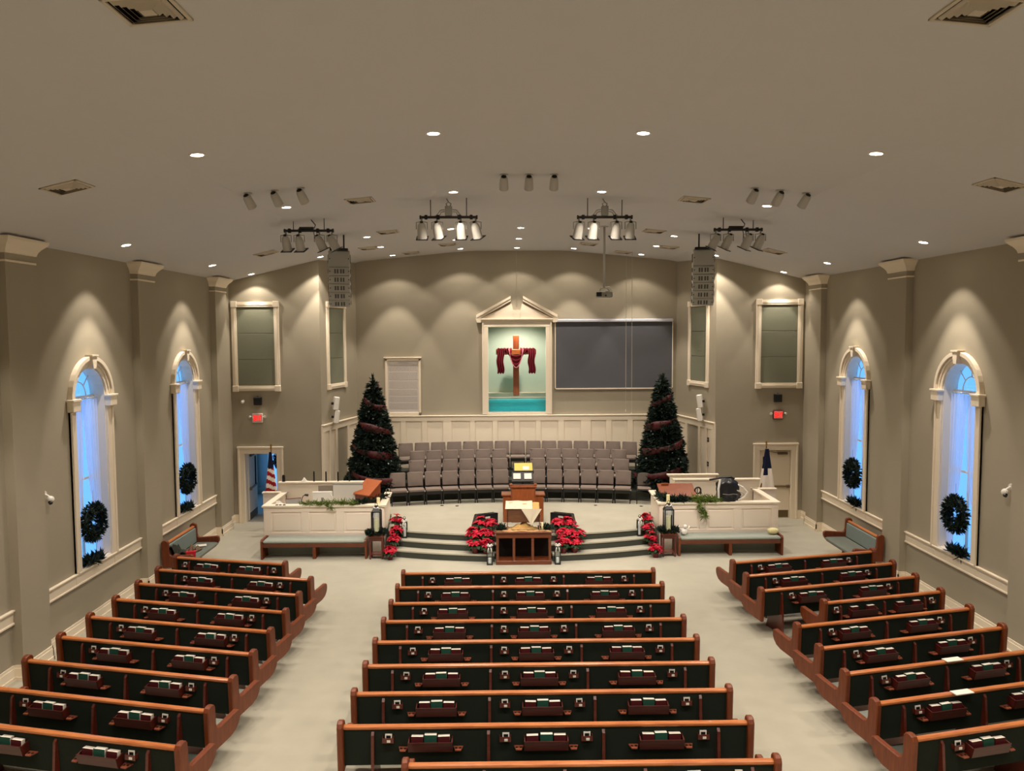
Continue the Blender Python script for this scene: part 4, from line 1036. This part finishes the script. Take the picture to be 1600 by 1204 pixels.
# flags
m_navy = mat('flag_navy', '#141a33', .8, .2); m_fred = mat('flag_red', '#9c1c24', .8, .2); m_fwhite = mat('flag_white', '#e9dfd2', .8, .2)
for s in (-1, 1):
    x = s*7.19; y = 22.85
    t = thing('flag', ['', 'furled white banner flag with dark blue canton hanging from its pole by the right door', 'furled striped flag with navy canton hanging from its pole by the left door'][s], 'flag', (x, y, 0), R(-20))
    MB().cyl((0, 0, 0), (0, 0, 2.34), .016, n=8).build('pole', m_gold if s < 0 else m_wood, t); MB().lathe([(0, 0), (.15, 0), (.15, .04), (.03, .09), (0, .09)], 16).build('base', m_gold, t, 'auto'); MB().lathe([(0, 0), (.03, .02), (.02, .06), (.035, .10), (0, .16)], 10, (0, 0, 2.34)).build('finial', m_gold, t, True)
    H0, H1 = 2.26, .90
    def fp(u, v, s=s):
        z = H0-(H0-H1)*v; w = .06+.25*v**1.0; a = u*PI*1.6-.3
        fold = 1+.28*math.sin(a*4.0)
        return (.02+w*fold*math.cos(a)*(.7), -.04+w*fold*math.sin(a)*-.45-.02, z-.10*u*v)
    NU, NV = 40, 44; grp = {}
    for i in range(NU):
        for j in range(NV):
            u = (i+.5)/NU; v = (j+.5)/NV
            if s < 0:
                if v < .26+.08*math.sin(u*5): m = 'canton'
                else: m = 'red_stripes' if int((v*12+u*3.2)) % 2 == 0 else 'white_stripes'
            else: m = 'canton' if (v < .42 and u < .8) or (v < .55 and u > .3 and u < .5) else 'white_field'
            grp.setdefault(m, []).append((i, j))
    for m, cells in grp.items():
        b = MB(); V = {}
        for i, j in cells:
            q = []
            for a, c in ((i, j), (i+1, j), (i+1, j+1), (i, j+1)):
                if (a, c) not in V: V[(a, c)] = len(b.v); b.v.append(fp(a/NU, c/NV))
                q.append(V[(a, c)])
            b.f.append(tuple(q))
        b.build(m, {'canton': m_navy, 'red_stripes': m_fred, 'white_stripes': m_fwhite, 'white_field': m_fwhite}[m], t, True)
    if s > 0: MB().tube([(-.1, -.12, 1.25), (-.13, -.12, 1.1), (-.12, -.13, .98)], .035, 6).build('fringe', m_gold, t)

# ================================================================== PULPIT, TABLE, MANGER
t = thing('pulpit', 'wide wooden pulpit with raised centre panel and low side wings on the platform', 'pulpit', (.05, 21.25, .54), 0)
MB().box(-.33, .33, -.10, .30, 0, .96, .012).build('body', m_pulpit, t)
MB().box(-.30, .30, -.115, -.10, .35, .90, .01).build('front_panel', wood('pulpit_panel', '#80421f', '#9a5530', .3, 2), t)
MB().box(-.36, .36, -.14, .0, .95, 1.0, .012).build('crown', m_pulpit, t)
MB().prism([(-.12, .99), (.34, .93), (.34, .96), (-.12, 1.02)], -.35, .35, 0).build('reading_desk', m_pulpit, t)
for q in (-1, 1):
    MB().box(q*.31, q*.55, -.05, .32, 0, .72, .012).build('wing', m_pulpit, t)
    MB().box(q*.31, q*.59, -.09, .36, .72, .765, .012).build('wing_top', m_pulpit, t)
    MB().box(q*.29, q*.37, -.13, -.02, 1.0, 1.06, .015).build('corner_block', m_pulpit, t)
# conductor's stand with black binder, then yellow folder on a stand
t = thing('music_stand', 'black music stand rising behind the pulpit holding an open binder', 'music stand', (.05, 21.95, .54))
MB().cyl((0, 0, 0), (0, 0, 1.05), .018, n=8).lathe([(0, 0), (.2, 0), (.18, .02), (0, .03)], 16).build('post', m_black, t)
Dk = Matrix.Translation((0, 0, 1.10)) @ Matrix.Rotation(R(35), 4, 'X')
b = MB(); b.X = Dk; b.box(-.30, .30, -.20, .20, -.015, 0, .005); b.box(-.30, .30, -.21, -.195, -.015, .035); b.build('desk', m_black, t)
t = thing('binder', 'open black binder with white pages on the music stand behind the pulpit', 'binder', (.05, 21.95, 1.64), rot=(R(35), 0, 0))
MB().box(-.27, .27, -.17, .18, .002, .010).build('cover', m_black, t)
for q in (-1, 1): MB().box(q*.05, q*.255, -.10, .12, .010, .026, .003).build('page', m_paper, t)
t = thing('music_stand', 'tall black music stand behind the first carrying a yellow folder', 'music stand', (.10, 22.75, .54))
MB().cyl((0, 0, 0), (0, 0, 1.16), .018, n=8).lathe([(0, 0), (.2, 0), (.18, .02), (0, .03)], 16).build('post', m_black, t)
Dk = Matrix.Translation((0, 0, 1.22)) @ Matrix.Rotation(R(22), 4, 'X')
b = MB(); b.X = Dk; b.box(-.29, .29, -.20, .26, -.02, 0, .005); b.box(-.29, .29, -.215, -.2, -.06, .03); b.build('desk', m_black, t)
t = thing('folder', 'pale yellow folder lying on the tall music stand before the choir seats', 'folder', (.10, 22.75, 1.76), rot=(R(22), 0, 0))
MB().box(-.26, .26, -.19, .25, .002, .014, .003).build('cover', mat('yellow_card', '#c9b25a', .7, .3), t); MB().box(-.02, .16, -.12, .06, .014, .018).build('sheet', m_paper, t)
# communion table
t = thing('communion_table', 'dark wooden communion table with three open bays before the steps', 'table', (0, 19.08, 0), 0)
for q in (-.64, -.24, .22, .64):
    MB().box(q-.032, q+.032, -.02, .05, .05, .70, .006).build('leg', m_table, t)
for q in (-.64, .64): MB().box(q-.032, q+.032, .38, .45, .05, .70, .006).build('leg', m_table, t)
MB().box(-.68, .68, -.03, .46, .0, .10, .008).build('plinth', m_table, t)
MB().box(-.68, .68, -.03, .46, .66, .78, .008).build('apron', m_table, t)
MB().box(-.71, .71, -.06, .49, .78, .82, .012).build('tabletop', m_table, t)
MB().box(-.62, .62, .36, .38, .10, .66).build('back_board', mat('table_bay_shade', '#140b08', .8, .2), t)  # near-black board, shade of the open bays put into its colour
# straw mat, manger, cloth
o = MB().grid(lambda u, v: (-.66+1.32*u+.03*math.sin(20*v), -.22+.42*v+.03*math.sin(17*u), .002+.02*abs(math.sin(31*u)*math.sin(23*v))), 30, 10).build('burlap', mat('burlap', '#c39a6c', .9, .1, bump=.6, bscale=120, var=.2, vscale=20)); o.location = (0, 19.28, .822); o['label'] = 'rumpled tan burlap spread over the communion table'; o['category'] = 'cloth'
t = thing('manger', 'rough wooden manger draped in white linen on the communion table', 'manger', (0, 19.30, .845), R(-2))
t.scale = (1, 1, .83)
m_mang = wood('manger_wood', '#5a3520', '#7a4a2c', .6, 0)
MB().prism([(-.10, .22), (.10, .22), (.20, .62), (.18, .62), (.09, .24), (-.09, .24), (-.18, .62), (-.20, .62)], -.40, .40, 0).build('trough', m_mang, t)
for q in (-1, 1):
    MB().prism([(-.10, .22), (.10, .22), (.20, .62), (-.20, .62)], q*.40, q*.37, 0).build('end_board', m_mang, t)
    for e in (-1, 1): MB().prism([(e*.15, 0), (e*.19, 0), (e*-.02, .42), (e*-.06, .42)], q*.385, q*.41, 0).build('leg', m_mang, t)
MB().grid(lambda u, v: (-.37+.76*u, -.19+.42*v, .61+.10*v+.03*math.sin(9*u)*math.sin(7*v)), 14, 8).build('straw', m_straw, t, kind='stuff')
MB().grid(lambda u, v: (-.30+.60*u, -.16+.30*v, .004+.17*math.sin(PI*u)*math.sin(PI*v)*(1+.25*math.sin(17*u+9*v))), 16, 8).build('straw_pile', m_straw, t, kind='stuff')
def lin_(u, v):
    x = -.44+.66*u; y = -.24+.56*v; z = .645+.10*v+.02*math.sin(11*u)*math.sin(6*v)
    return (x, y, z)
c = thing('linen_cloth', 'white linen cloth over the manger with a corner hanging in front', 'cloth', (0, 19.30, .845), R(-2)); c.scale = (1, 1, .83)
b = MB(); b.grid(lin_, 14, 10); b.add([(-.44, -.24, .645), (-.44, -.23, .645), (-.455, -.22, .40), (-.455, -.0, .42), (-.44, .1, .645)], [(0, 1, 2), (1, 4, 3, 2)])
b.build('top_fold', m_cloth, c, True)
def tri(u, v):
    x0 = -.05+.50*u; x = x0*(1-v)+.19*v; z = .645-.47*v-.02*math.sin(u*8)*v; y = -.235-.03*math.sin(u*7)*v-.03*v
    return (x, y, z)
b = MB(); b.grid(tri, 12, 10); b.build('hanging_corner', m_cloth, c, True)
for k, (x, y, sd2) in enumerate(((-.56, 19.2, 'left'), (.56, 19.2, 'right'))):
    rnd = random.Random(30+k); P = [((rnd.gauss(0, .06), rnd.gauss(0, .06), rnd.uniform(0, .06)), (rnd.gauss(0, .7), rnd.gauss(0, .7), rnd.uniform(.2, 1.2))) for _ in range(70)]
    g = thing('evergreen_sprig', 'dark evergreen bunch on the %s end of the communion table' % sd2, 'greenery', (x, y, .845), 0, 'table greenery'); tufts(P, .13, .012, 4, .6, rnd).build('needles', m_needle, g)
o = MB().lathe([(0, 0), (.03, 0), (.03, .17), (.025, .175), (0, .17)], 12).build('pillar_candle', m_candle, None, 'auto'); o.location = (.46, 19.16, .845); tag(o, 'thin cream candle on the right of the communion table', 'candle')

# ================================================================== WEDGE MONITORS
for s in (-1, 1):
    t = thing('stage_monitor', 'black wedge floor monitor on the platform edge %s of the communion table' % SIDE[s], 'speaker', (s*1.02+.05, 20.42, .54), -s*R(24), 'wedge floor monitors')
    MB().prism([(-.18, 0), (.22, 0), (.22, .10), (.02, .42), (-.18, .45)], -.29, .29, 0).build('cabinet', m_black, t)
    b = MB(); b.prism([(.225, .10), (.03, .425), (.035, .43), (.232, .105)], -.27, .27, 0); b.build('grille', m_blackf, t)
    MB().box(-.07, .07, -.19, -.18, .33, .38, .004).build('handle', m_lgrey, t)

# ================================================================== POINSETTIAS AND LANTERNS
def flower_parts(seed):
    rnd = random.Random(seed); red = MB(); grn = MB()
    for k in range(11):
        a = 2*PI*k/9+rnd.uniform(-.3, .3); r = 0 if k == 9 else (.06 if k == 10 else rnd.uniform(.09, .15)); hz = .33-.7*r+rnd.uniform(-.03, .04)
        c = Vector((r*math.cos(a), r*math.sin(a), hz)); nrm = Vector((r*4*math.cos(a), r*4*math.sin(a), 1)).normalized()
        u = nrm.orthogonal().normalized(); w = nrm.cross(u)
        for ly, (cnt, ll, up_) in enumerate(((6, .105, .05), (5, .07, .35))):
            for j in range(cnt):
                b_ = 2*PI*j/cnt+rnd.uniform(-.3, .3)+ly*.5; d = (u*math.cos(b_)+w*math.sin(b_)+nrm*(up_+rnd.uniform(-.25, .25))).normalized(); sd = d.cross(nrm).normalized()
                l = ll*rnd.uniform(.8, 1.2); wd = l*.33
                red.add([c, c+d*l*.5+sd*wd+nrm*.008, c+d*l-nrm*.012, c+d*l*.5-sd*wd+nrm*.008], [(0, 1, 2), (0, 2, 3)])
        for j in range(5):
            b_ = rnd.uniform(0, 6.28); d = (u*math.cos(b_)+w*math.sin(b_)-nrm*.3).normalized(); sd = d.cross(nrm).normalized(); c0 = c-nrm*.04
            grn.add([c0, c0+d*.08+sd*.035, c0+d*.16, c0+d*.08-sd*.035], [(0, 1, 2), (0, 2, 3)])
    return red.mesh('bracts', m_red), grn.mesh('leaves', m_leaf)
PF = [flower_parts(20+i) for i in range(4)]
POT = MB().lathe([(.065, 0), (.085, .13), (.10, .15), (.092, .15), (.08, .13), (0, .12)], 14).mesh('foil_pot', m_foil, 'auto')
STEM = MB().tube([(0, 0, .1), (.01, 0, .3)], .012, 5).tube([(0, 0, .12), (.06, .03, .28)], .009, 5).tube([(0, 0, .12), (-.05, -.05, .28)], .009, 5).mesh('stems', m_leaf)
pn = 0
def poinsettia(x, y, z, label, sc=1.0):
    global pn
    t = thing('poinsettia', label, 'plant', (x, y, z), random.uniform(0, 6.28), 'potted poinsettias')
    link('foil_pot', POT, t); link('stems', STEM, t); link('bracts', PF[pn % 4][0], t); link('leaves', PF[pn % 4][1], t); t.scale = (sc, sc, sc); pn += 1
for s in (-1, 1):
    sd = SIDE[s]
    for k, (x, y, z, nm) in enumerate(((.96, 19.45, .18, 'lowest step, next to the lantern'), (1.24, 19.50, .18, 'lowest step, farther from the table'), (.98, 19.72, .36, 'middle step, nearer the table'), (1.30, 19.78, .36, 'middle step, farther from the table'), (.86, 20.03, .54, 'platform edge, nearest the table'), (1.12, 20.06, .54, 'platform edge, in front of the wedge monitor'))):
        e = -.0 if s < 0 else 0
        poinsettia(s*x+.04, y, z, 'red poinsettia %s of the table on the %s' % (sd, nm), 1.12)
    for k, (x, y, z, nm) in enumerate(((3.34, 19.62, 0, 'floor beside the plant stand'), (3.30, 20.02, .18, 'lowest step'), (3.27, 20.30, .36, 'middle step'), (3.28, 20.60, .54, 'platform by the white counter'))):
        poinsettia(s*x, y, z, 'red poinsettia at the %s end of the steps on the %s' % (sd, nm), 1.0)
poinsettia(1.62-.15, 19.85, .36, 'pinkish red poinsettia at the outer edge of the right table group', .8)
def bow(t, z, sc=1):
    b = MB()
    for q in (-1, 1):
        b.tube([(0, -.05*sc, z), (q*.05*sc, -.07*sc, z+.05*sc), (q*.09*sc, -.06*sc, z+.01*sc), (q*.05*sc, -.06*sc, z-.01*sc), (0, -.05*sc, z)], .017*sc, 5)
        b.tube([(0, -.05*sc, z), (q*.045*sc, -.085*sc, z-.09*sc), (q*.06*sc, -.09*sc, z-.20*sc)], .016*sc, 5)
    b.build('bow', m_white, t, True)
def lantern(x, y, z, w, h, label, candle=True, white=False):
    t = thing('lantern', label, 'lantern', (x, y, z), 0, 'lanterns')
    a = w/2; mm = m_black; pw = .03 if w > .2 else .018
    MB().box(-a, a, -a, a, 0, .035, .006).build('base', mm, t)
    for p in (-1, 1):
        for q in (-1, 1): MB().box(p*a, p*(a-pw), q*a, q*(a-pw), .03, h*.72).build('post', mm, t)
    MB().lathe([(a*1.3, h*.70), (a*1.32, h*.73), (a*.55, h*.86), (a*.5, h*.89), (0, h*.90)], 4).build('roof', mm, t)
    for o_ in t.children:
        if o_.name.startswith('roof'): o_.rotation_euler = (0, 0, PI/4)
    MB().tube([(-.03, 0, h*.88), (-.03, 0, h*.95), (0, 0, h*.99), (.03, 0, h*.95), (.03, 0, h*.88)], .007, 6).build('handle', mm, t)
    g = MB()
    for q in (-1, 1): g.box(-a+.016, a-.016, q*(a-.010), q*(a-.007), .04, h*.70); g.box(q*(a-.010), q*(a-.007), -a+.016, a-.016, .04, h*.70)
    g.build('glass', m_glass, t)
    bow(t, h*.80, .8 if w < .16 else 1.0)
    if candle:
        hc = .2 if w == .15 else .42; c = MB().lathe([(0, 0), (a*.5, 0), (a*.5, h*hc), (a*.4, h*(hc+.01)), (0, h*(hc-.01))], 12).build('pillar_candle', m_candle if not white else m_white, None, 'auto'); c.location = (x, y, z+.036)
        tag(c, 'candle inside the '+label.split(' with ')[0], 'candle', 'candles in the lanterns')
    return t
for s in (-1, 1):
    sd = SIDE[s]
    lantern(s*.83, 19.11, 0, .15, .60, 'tall black floor lantern %s of the communion table with a white bow' % sd, True, True)
    lantern(s*3.06, 20.36, .36, .14, .56, 'small black lantern on the steps at the %s end with a white bow' % sd, True, True)
    # plant stand with pine ring and big lantern
    t = thing('plant_stand', 'small square dark wooden plant stand at the %s end of the steps' % sd, 'stand', (s*3.69, 19.78, 0), 0, 'wooden plant stands')
    for p in (-1, 1):
        for q in (-1, 1): MB().box(p*.17, p*.13, q*.15, q*.11, 0, .56, .004).build('leg', m_wooddk, t)
    MB().box(-.15, .15, -.13, .13, .10, .13).build('shelf', m_wooddk, t); MB().box(-.16, .16, -.14, .14, .46, .56).build('apron', m_wooddk, t)
    MB().box(-.20, .20, -.18, .18, .56, .60, .01).build('top', m_wood, t)
    lantern(s*3.69, 19.78, .602, .24, .82, 'large black lantern on the %s plant stand with a white bow' % sd)
    rnd = random.Random(40); P = []
    for _ in range(170):
        a = rnd.uniform(0, 6.28); r = .19+rnd.gauss(0, .02); P.append(((r*math.cos(a), r*math.sin(a), rnd.uniform(.02, .08)), (math.cos(a), math.sin(a), rnd.uniform(0, .9))))
    g = thing('pine_ring', 'dark pine ring around the foot of the %s plant-stand lantern' % sd, 'greenery', (s*3.69, 19.78, .604), 0, 'pine rings'); tufts(P, .11, .014, 4, .6, rnd).build('needles', m_needle, g)
# small things on the right bench
t = thing('figurine', 'small white ornament on the left end of the right front bench', 'ornament', (4.12, 19.95, .476))
MB().ball((0, 0, .09), .09, 1, 1, 1, 10, 8).build('body', m_white, t, True); MB().ball((.03, -.02, .22), .055, n=10, m=8).build('head', m_white, t, True)
for q in (-1, 1): MB().tube([(q*.05, 0, .14), (q*.12, -.03, .16), (q*.14, -.02, .24)], .022, 6).build('wing', m_fwhite, t, True)
t = thing('bundle', 'cream cloth bundle on the right end of the right front bench', 'cloth', (6.42, 19.95, .476))
MB().grid(lambda u, v: (.14*math.cos(2*PI*u)*math.sin(PI*v)*(1+.12*math.sin(5*PI*2*u)), .10*math.sin(2*PI*u)*math.sin(PI*v), .085-.085*math.cos(PI*v)), 20, 10).build('fold', mat('cream_cloth', '#d9cf9c', .8, .2), t, True)
# coats and things on the left wall pew
t = thing('coat', 'dark grey plaid coat thrown over the near end of the left wall pew', 'coat', (-8.02, 18.40, .475), R(10))
MB().grid(lambda u, v: (-.24+.42*u, -.30+.56*v, .03+.24*math.exp(-((u-.12)/.22)**2)+.05*math.sin(9*u+5*v)*math.sin(7*v+2)+.03*math.sin(19*v)), 22, 24).build('body', mat('plaid_wool', '#34352f', .9, .1, var=.45, vscale=16), t, True)
MB().grid(lambda u, v: (-.05+.34*u, -.05+.14*v, .08+.05*math.sin(PI*v)+.03*math.sin(8*u)), 12, 6).build('sleeve', mat('plaid_wool_2', '#3d3d35', .9, .1, var=.45, vscale=16), t, True)
t = thing('scarf', 'bundled brown and tan scarf in the middle of the left wall pew', 'scarf', (-7.98, 18.92, .475), R(-10))
MB().grid(lambda u, v: (-.16+.34*u, -.18+.36*v, .01+.10*math.sin(PI*u)*math.sin(PI*v)*(1+.6*math.sin(13*u+6*v))), 16, 14).build('fold', mat('brown_knit', '#6a5a48', .9, .1, var=.4, vscale=22), t, True)
t = thing('gift_bag', 'small bright red bag on the near corner of the left wall pew', 'bag', (-7.74, 18.20, .475), R(20))
MB().prism([(-.09, 0), (.09, 0), (.11, .17), (-.11, .17)], -.06, .06, 1).build('body', mat('bright_red', '#b8202c', .6, .3), t); MB().tube([(-.05, 0, .17), (-.03, 0, .25), (.03, 0, .25), (.05, 0, .17)], .008, 5).build('handle', m_foil, t)
o = MB().box(-.12, .12, -.09, .09, 0, .012).build('leaflet', m_paper); o.location = (-7.92, 19.30, .478); o.rotation_euler = (0, 0, R(20)); tag(o, 'white leaflet lying on the far part of the left wall pew', 'paper')

# ================================================================== CROSS AND DRAPE
t = thing('cross', 'wooden cross standing above the baptistery pool, draped in crimson', 'cross', (-.02, 27.0, 3.52), 0)
MB().box(-.10, .10, -.06, .06, 0, 2.05, .012).build('upright', wood('cross_wood', '#6b2f12', '#8f4518', .5, 2), t)
MB().box(-.68, .68, -.075, .045, 1.40, 1.58, .012).build('crossbeam', wood('cross_wood_2', '#8f4a1c', '#b5662a', .5, 0), t)
c = thing('drape', 'crimson cloth draped over the arms of the cross with both ends hanging', 'drape', (-.02, 27.0, 3.52), 0)
for q in (-1, 1):
    def tail(u, v, q=q): 
        a = q*(.41+.24*u)+.02*math.sin(9*v)
        return (a, -.10-.022*math.sin(u*22)*(.4+v)-.03*v, 1.60-.80*v-.05*abs(math.sin(u*9))*v)
    MB().grid(tail, 26, 14).build('hanging_end', m_drape, c, True)
    MB().grid(lambda u, v, q=q: (q*(.14+.50*u), .0+.10*math.cos(PI*v)*-1, 1.585+.035*math.sin(PI*v)+.012*math.sin(u*30)-.12*(abs(v-.5)*2)**3), 22, 8).build('arm_fold', m_drape, c, True)
def swag(u, v):
    a = PI*u; r0, r1 = .12, .22; w = .08+.19*1
    x = -(.40-.16*v)*math.cos(a)*(1-.35*math.sin(a)); z = 1.60-(.22+.42*v)*math.sin(a)**.8; 
    return (x, -.10-.03*math.sin(a)-.02*math.sin(v*18), z)
MB().grid(swag, 26, 10).build('swag', m_drape, c, True)
MB().tube([(-.24*math.cos(PI*i/18)*(1-.35*math.sin(PI*i/18)), -.14, 1.60-.64*math.sin(PI*i/18)**.8) for i in range(19)], .014, 6).build('hem', mat('pink_hem', '#c8707c', .8, .2), c, True)
nl = spot('niche_lamp', None, (.05, 26.62, 6.22), 150, 130, .6, (R(12), 0, 0)); nl.name = 'niche_lamp'
f_ = thing('niche_downlight', 'small round downlight in the top of the baptistery niche, unseen', 'light', (.05, 26.62, 6.295)); link('trim_ring', ring_me, f_); nl.parent = f_; nl.location = (0, 0, -.06)

# ================================================================== SCREEN, BOARD, SIGNS, SPEAKERS
t = thing('projection_screen', 'wide grey projection screen with pale top housing right of the baptistery', 'screen', (3.21, YM, 0), 0)
MB().box(-1.96, 1.96, -.12, 0, 6.0, 6.10, .02).build('housing', m_silver, t)
MB().box(-1.93, 1.93, -.06, -.04, 3.82, 6.0).build('screen_surface', m_screen, t)
fb = MB()
for q in (-1, 1): fb.box(q*1.96, q*1.93, -.075, -.03, 3.78, 6.0)
fb.box(-1.96, 1.96, -.075, -.03, 3.78, 3.82); fb.build('border', m_trim, t)
def textmat():
    m = mat('printed_page', '#d8d0c6', .7, .25); nt = m.node_tree; b = nt.nodes['Principled BSDF']
    tc = nt.nodes.new('ShaderNodeTexCoord'); mp = nt.nodes.new('ShaderNodeMapping'); mp.inputs['Scale'].default_value = (9, 1, 42)
    n = nt.nodes.new('ShaderNodeTexNoise'); n.inputs['Scale'].default_value = 3.2; n.inputs['Detail'].default_value = 3
    nt.links.new(tc.outputs['Object'], mp.inputs[0]); nt.links.new(mp.outputs[0], n.inputs['Vector'])
    r = nt.nodes.new('ShaderNodeValToRGB'); r.color_ramp.elements[0].position = .42; r.color_ramp.elements[1].position = .6
    r.color_ramp.elements[0].color = lin('#a8a09a'); r.color_ramp.elements[1].color = lin('#c9c0b8')
    nt.links.new(n.outputs['Fac'], r.inputs[0]); nt.links.new(r.outputs[0], b.inputs['Base Color']); return m
m_text = textmat()
t = thing('framed_text_board', 'white framed board of small printed paragraphs beside the left Christmas tree', 'notice board', (-3.78, YM, 2.95), 0)
w, h = .59, 1.92
fb = MB()
for q in (-1, 1): fb.box(q*w, q*(w-.08), -.05, 0, 0, h-.05, .008); fb.box(q*(w-.03), q*(w-.05), -.06, 0, .05, h-.1)
fb.box(-w, w, -.05, 0, 0, .09, .008); fb.box(-w, w, -.05, 0, h-.12, h-.02, .008); fb.build('frame', m_trim, t)
MB().box(-w-.03, w+.03, -.09, 0, h-.03, h+.005, .008).build('crown', m_trim, t)
MB().box(-w+.07, w-.07, -.02, -.005, .08, h-.11).build('page', mat('board_paper', '#cfc7bf', .6, .3), t)
MB().box(-.16, .16, -.023, -.02, h-.20, h-.165).build('printed_heading', m_text, t)
z = h-.24
for k, hh in enumerate((.22, .26, .24, .20, .18, .2)):
    MB().box(-w+.12, w-.12, -.023, -.02, z-hh, z).build('printed_paragraph', m_text, t); z -= hh+.035
# exit signs
def letters(t, word, x0, z0, w, h, y, m):
    G = {'E': [(0,0,.25,1),(0,0,1,.18),(0,.41,.85,.59),(0,.82,1,1)], 'X': None, 'I': [(.36,0,.64,1)], 'T': [(.37,0,.63,1),(0,.82,1,1)]}
    b = MB(); cw = w/len(word)
    for i, c in enumerate(word):
        ox = x0+i*cw; q = cw*.82
        if c == 'X':
            for e in (0, 1):
                p = [(0, 0), (.25, 0), (1, 1), (.75, 1)]
                if e: p = [(1-a, d) for a, d in p][::-1]
                b.prism([(ox+a*q, z0+d*h) for a, d in p], y, y-.006, 1)
        else:
            for a, d, a2, d2 in G[c]: b.box(ox+a*q, ox+a2*q, y, y-.006, z0+d*h, z0+d2*h)
    return b.build('lettering', m, t)
m_exit = mat('exit_face', '#e0a49c', .4, .4); m_exitl = mat('exit_letters', '#ff2018', .4, .4, emit='#ff0a18', estr=.9)
for s in (-1, 1):
    t = thing('exit_sign', 'lit red EXIT sign with two small lamp heads above the %s door' % SIDE[s], 'sign', (s*7.79, YF, 3.165), 0, 'lit exit signs')
    MB().box(-.155, .155, -.06, 0, -.135, .135, .01).build('housing', m_white if s < 0 else m_foil, t); MB().box(-.135, .135, -.066, -.06, -.115, .115, .003).build('face', m_exit, t)
    letters(t, 'EXIT', -.105, -.075, .23, .15, -.066, m_exitl)
    for q in (-1, 1): MB().tube([(q*.155, -.03, .03), (q*.20, -.03, .04)], .008, 6).cyl((q*.20, -.01, .05), (q*.235, -.07, .03), .022, .04, n=10).build('lamp_head', m_white, t)
    t = thing('wall_speaker', 'small square black speaker above the %s exit sign' % SIDE[s], 'speaker', (s*7.77, YF, 3.55), 0, 'square black wall speakers')
    MB().box(-.115, .115, -.10, 0, 0, .235, .01).build('cabinet', m_black, t); MB().box(-.10, .10, -.106, -.10, .015, .22, .004).build('grille', m_blackf, t); MB().cyl((0, -.05, .23), (0, -.02, .27), .012, n=6).build('bracket', m_black, t)
    n2 = Vector((-s*2.64, -.6)).normalized(); rz = math.atan2(n2.x, -n2.y)
    px = s*5.77; py = YF+(5.9-5.77)/.6*2.64
    for k, z in enumerate((3.34, 2.93)):
        t = thing('wall_speaker', 'slim white tilted speaker on the %s angled wall, %s of the pair' % (SIDE[s], ['upper', 'lower'][k]), 'speaker', (px+n2.x*.16, py+n2.y*.16, z), 0, 'slim white wall speakers', rot=(R(8), 0, rz-s*R(38)))
        MB().box(-.10, .10, -.09, .06, 0, .40, .018).build('cabinet', m_white, t); MB().box(-.085, .085, -.096, -.09, .02, .38, .004).build('grille', m_trim, t)
        MB().box(-.02, .02, .06, .13, .15, .22).build('bracket', m_black, t)
t = thing('dome_camera', 'small white round camera beside the left framed panel', 'camera', (-8.22, YF, 3.66)); MB().cyl((0, 0, 0), (0, -.04, 0), .05, n=14).build('base', m_white, t); MB().ball((0, -.06, -.02), .045, n=10, m=8).build('eye', m_white, t, True)
for z, nm in ((2.37, 'upper'), (1.62, 'lower')):
    t = thing('wall_plate', 'small dark plate on the right angled wainscot, %s one' % nm, 'wall plate', (5.80, 24.02, z), R(-77)); MB().box(-.05, .05, -.02, .0, -.07, .07, .005).build('plate', m_black, t); MB().box(-.02, .02, -.03, -.02, -.02, .02).build('socket', m_grey, t)

# floor outlet covers on the platform
for k, (x, y) in enumerate(((-2.31, 23.35), (-1.86, 23.28), (2.25, 23.22), (3.58, 23.05))):
    o = MB().lathe([(0, 0), (.05, 0), (.052, .006), (0, .008)], 14).build('floor_outlet', m_black, None, 'auto'); o.location = (x, y, .541)
    tag(o, 'small dark floor outlet cover on the platform before the choir chairs, %s from the left' % ORD[k], 'outlet', 'platform floor outlets')
